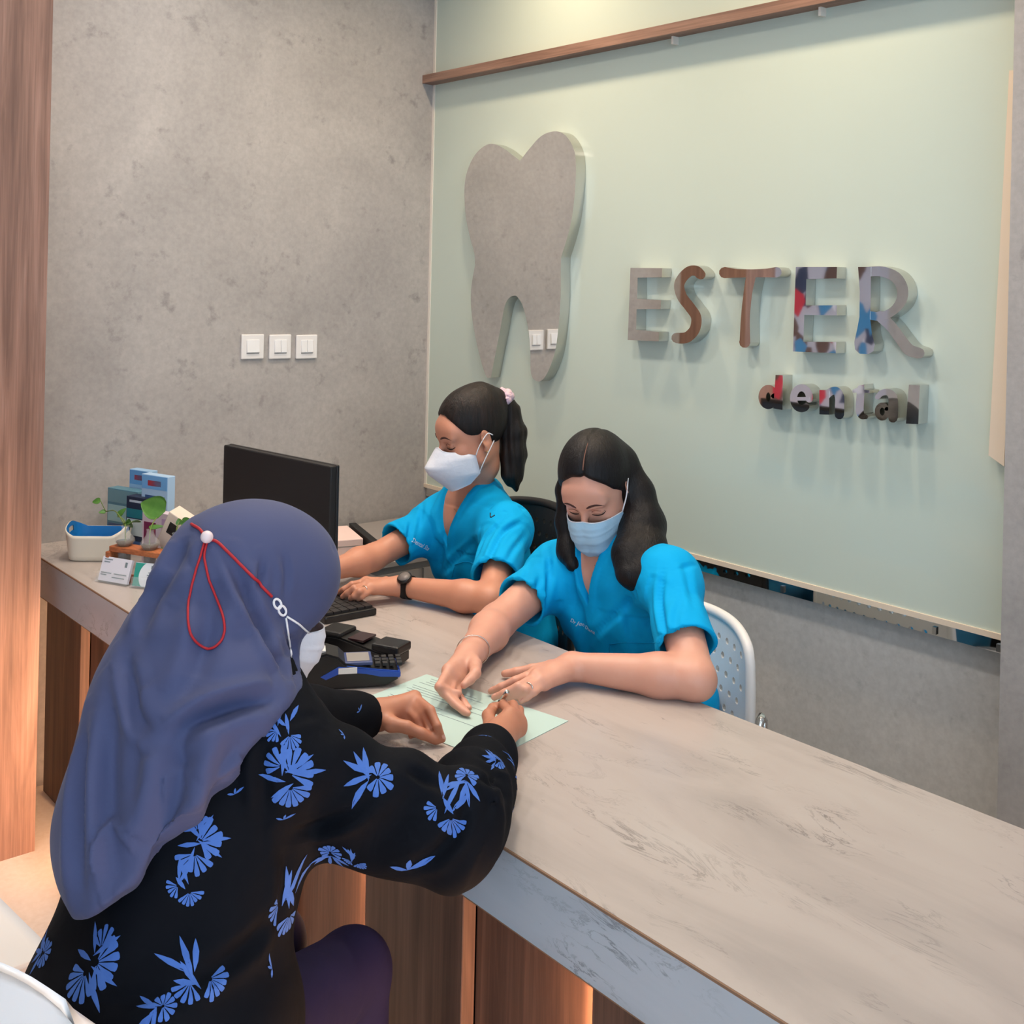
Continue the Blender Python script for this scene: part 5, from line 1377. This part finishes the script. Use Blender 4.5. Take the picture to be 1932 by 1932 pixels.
    # spectacles
    for sx in (-1, 1):
        tube_obj('spectacle_rim', tp(Mh, [(sx * .034 + .024 * math.cos(a), .108 - .012 * abs(math.cos(a) * sx + .3), .002 + .019 * math.sin(a)) for a in np.linspace(0, 2 * PI, 28, endpoint=False)]), .0018, M['black_plastic'], body, 8, True)
        tube_obj('spectacle_arm', tp(Mh, catmull([(sx * .058, .100, .008), (sx * .076, .06, .008), (sx * .080, .0, .006)], 4)), .0018, M['black_plastic'], body, 6)
    # cord with bead and loop lying on the scarf
    ht = bvh(hij)
    px_line(body, 'mask_cord', ht, [(362, 990), (378, 1000), (391, 1018), (408, 1022), (430, 1042), (455, 1066), (480, 1092), (500, 1114), (512, 1126)], .0022, M['red_cord'], .0018, 5, 8)
    px_line(body, 'mask_cord', ht, [(386, 1024), (377, 1055), (362, 1105), (355, 1150), (357, 1190), (370, 1213), (393, 1225), (412, 1217), (423, 1196), (422, 1165), (410, 1130), (395, 1095), (387, 1060), (386, 1045), (391, 1024)], .0018, M['red_cord'], .0018, 5, 8)
    p, n = hit(ht, CAM, ray(391, 1018), 8)
    if p is not None:
        bm = bmesh.new(); bmesh.ops.create_icosphere(bm, subdivisions=3, radius=.0092, matrix=Matrix.Translation(tuple(p + n * .007))); mesh_bm('cord_bead', bm, M['bead'], body, True)
    p1, n1 = hit(ht, CAM, ray(517, 1133), 8); p2, n2 = hit(ht, CAM, ray(535, 1158), 8)
    if p1 is not None and p2 is not None:
        d_ = p2 - p1; ln = np.linalg.norm(d_); d_ /= ln; sd = nrm(np.cross(d_, n1))
        for k in range(2):
            c_ = p1 + d_ * ln * (.25 + .5 * k) + n1 * .003
            tube_obj('cord_clip', [c_ + d_ * ln * .30 * math.cos(a) + sd * .0055 * math.sin(a) for a in np.linspace(0, 2 * PI, 24, endpoint=False)], .0018, M['loop'], body, 8, True)
        px_line(body, 'ear_loop', ht, [(540, 1163), (560, 1176), (578, 1190), (596, 1203)], .0016, M['loop'], .0015); px_line(body, 'ear_loop', ht, [(538, 1166), (543, 1195), (547, 1225), (549, 1246)], .0016, M['loop'], .0015)
        q = [p2 + n2 * .003]
        i_ = -1
        near = [tp(Mh, G[i_, 2] + A(.002, 0, 0)), tp(Mh, G[i_, 37] + A(.002, 0, 0))]
        for e_ in ():
            m_ = (q[0] + e_) / 2; h, n = hit(ht, CAM, m_ - CAM, 8)
            if h is not None and np.linalg.norm(h - m_) < .05: m_ = h + n * .003
            tube_obj('ear_loop', catmull([q[0], m_, e_], 6), .0016, M['loop'], body, 6)
    # printed flower sprays on the blouse
    bt = bvh(blo)
    fr_ = random.Random(11)
    def spray(c, n, size, ang, kind):
        n = nrm(n); up = A(0, 0, 1) - n * n[2]; up = nrm(up); sd = np.cross(up, n)
        ca, sa = math.cos(ang), math.sin(ang)
        V, Fc = [], []
        def add(poly):
            cx, cy = np.mean(poly, 0)
            ring = [(cx, cy)] + list(poly) + [(cx + (x - cx) * .5, cy + (y - cy) * .5) for x, y in poly]
            ids = []
            for x, y in ring:
                X = (x * ca - y * sa) * size; Y = (x * sa + y * ca) * size
                p = c + sd * X + up * Y
                h, hn = hit(bt, p + n * .05, -n, .12)
                if h is None: return
                ids.append(h + (hn if hn @ n > 0 else -hn) * .0009)
            b = len(V); V.extend(ids); m = len(poly)
            for i in range(m):
                j = (i + 1) % m
                Fc.append((b + 1 + i, b + 1 + j, b + 1 + m + j)); Fc.append((b + 1 + i, b + 1 + m + j, b + 1 + m + i)); Fc.append((b, b + 1 + m + i, b + 1 + m + j))
        def petal(cx, cy, a, ln, wd, tip=.0):
            d = A(math.cos(a), math.sin(a)); s_ = A(-d[1], d[0]); o_ = A(cx, cy)
            if tip: pr = ((0, .05), (.3, .8), (.6, 1), (.85, .5), (1, .03))
            else: pr = ((0, .12), (.4, .5), (.75, .95), (.95, .9), (1.0, .45))
            lft = [o_ + d * ln * t_ + s_ * wd * w_ / 2 for t_, w_ in pr]; rgt = [o_ + d * ln * t_ - s_ * wd * w_ / 2 for t_, w_ in pr[::-1]]
            add(np.array(lft + rgt))
        def carnation(cx, cy, a0, r, span=2.2, k=7):
            for i in range(k):
                a = a0 - span / 2 + span * i / (k - 1)
                petal(cx + .12 * r * math.cos(a), cy + .12 * r * math.sin(a), a, r * fr_.uniform(.75, 1.0), r * span / k * .80)
        if kind == 0:
            carnation(0, -.1, -PI / 2, .38, 2.4); carnation(.05, .12, .5, .42, 2.6); carnation(-.05, .3, 2.2, .30, 2.0, 5)
            for a, l_ in ((2.6, .5), (1.2, .55), (.2, .55), (-.4, .6), (3.4, .45)): petal(fr_.uniform(-.1, .1), fr_.uniform(-.05, .2), a, l_, .09, 1)
        elif kind == 1:
            carnation(.1, -.25, -PI / 2 + .2, .34, 2.4); carnation(-.2, -.05, 3.6, .3, 1.8, 5)
            for a, l_ in ((1.2, .8), (1.5, .6), (.9, .55), (2.2, .4), (1.9, .75)): petal(fr_.uniform(-.2, .2), fr_.uniform(-.25, .15), a, l_, .11, 1)
        elif kind == 2:
            carnation(.1, .05, .4, .32, 4.5, 9)
            for a, l_ in ((2.2, .7), (2.6, .6), (3.3, .6), (3.9, .6), (4.4, .55)): petal(-.05, fr_.uniform(-.1, .1), a, l_, .12, 1)
        else:
            for a, l_ in ((.4, .9), (2.9, .5), (1.2, .4)): petal(-.2, 0, a, l_, .16, 1)
        if Fc:
            me = bpy.data.meshes.new('flower_print'); me.from_pydata([tuple(v) for v in V], [], Fc); me.update()
            link('flower_print', me, M['print'], blo, True)
    for x, y, sz, an, kd in ((536, 1372, .055, .2, 1), (545, 1475, .085, .3, 0), (575, 1462, .045, -.4, 3), (540, 1545, .022, 0, 3), (703, 1468, .075, -.3, 2), (842, 1520, .068, .1, 1), (880, 1470, .060, .9, 2), (938, 1436, .042, -.6, 2), (625, 1612, .055, 1.2, 2), (668, 1620, .040, .3, 1), (782, 1640, .055, .1, 3), (448, 1497, .022, .3, 3), (370, 1600, .075, -.2, 0), (350, 1665, .055, .1, 1), (545, 1700, .085, -.3, 1), (170, 1825, .090, -.3, 0), (370, 1835, .075, .5, 1), (80, 1800, .060, .2, 2), (512, 1820, .025, 1.2, 3), (915, 1388, .018, .4, 3), (680, 1340, .018, .3, 3), (648, 1385, .016, 1, 3), (300, 1905, .055, .3, 2)):
        h, n = hit(bt, CAM, ray(x, y), 8)
        if h is not None: spray(h, n if n @ ray(x, y) < 0 else -n, sz * .90, an, kd)
    for k in range(14):
        a = fr_.uniform(-.4, 2.6); z_ = fr_.uniform(.55, .92)
        c0 = A(-1.5, .68, z_); d_ = -A(math.cos(a), math.sin(a), 0)
        h, n = hit(bt, c0 - d_ * .6, d_, 1.0)
        if h is not None and (h - CAM) @ FW > 0: 
            if abs(n @ nrm(h - CAM)) < .35 or n @ (h - CAM) > 0: spray(h, n if n @ d_ < 0 else -n, .055, fr_.uniform(-1, 1), fr_.choice((0, 1, 2)))
    legs(body, P + A(-.0, .02, -.045), Mt, nrm(A(-.42, .90, 0)), M['navy'], .33, zk=.455, gap=.085, kr=.062)
    # pen in her right hand
    pen = empty('pen', onz(930, 1350, CZ + .002), 'silver and black pen held in the visitor right hand', 'pen')
    a = onz(926, 1349, CZ + .0018); b = onz(967, 1291, .868); ln = np.linalg.norm(b - a); print('pen', ln)
    d_ = (b - a) / ln
    tube_obj('barrel', [a + d_ * .012, a + d_ * .10], .0042, M['black_plastic'], pen, 10); tube_obj('nib', [a, a + d_ * .012], [.0008, .0038], M['silver'], pen, 8)
    tube_obj('cap_end', [a + d_ * .10, a + d_ * .150], .0044, M['silver'], pen, 10); tube_obj('clip', [a + d_ * .100 + A(.0055, 0, 0), a + d_ * .145 + A(.0055, 0, 0)], .0012, M['silver'], pen, 6)
    return body
woman_a(); woman_b(); visitor()
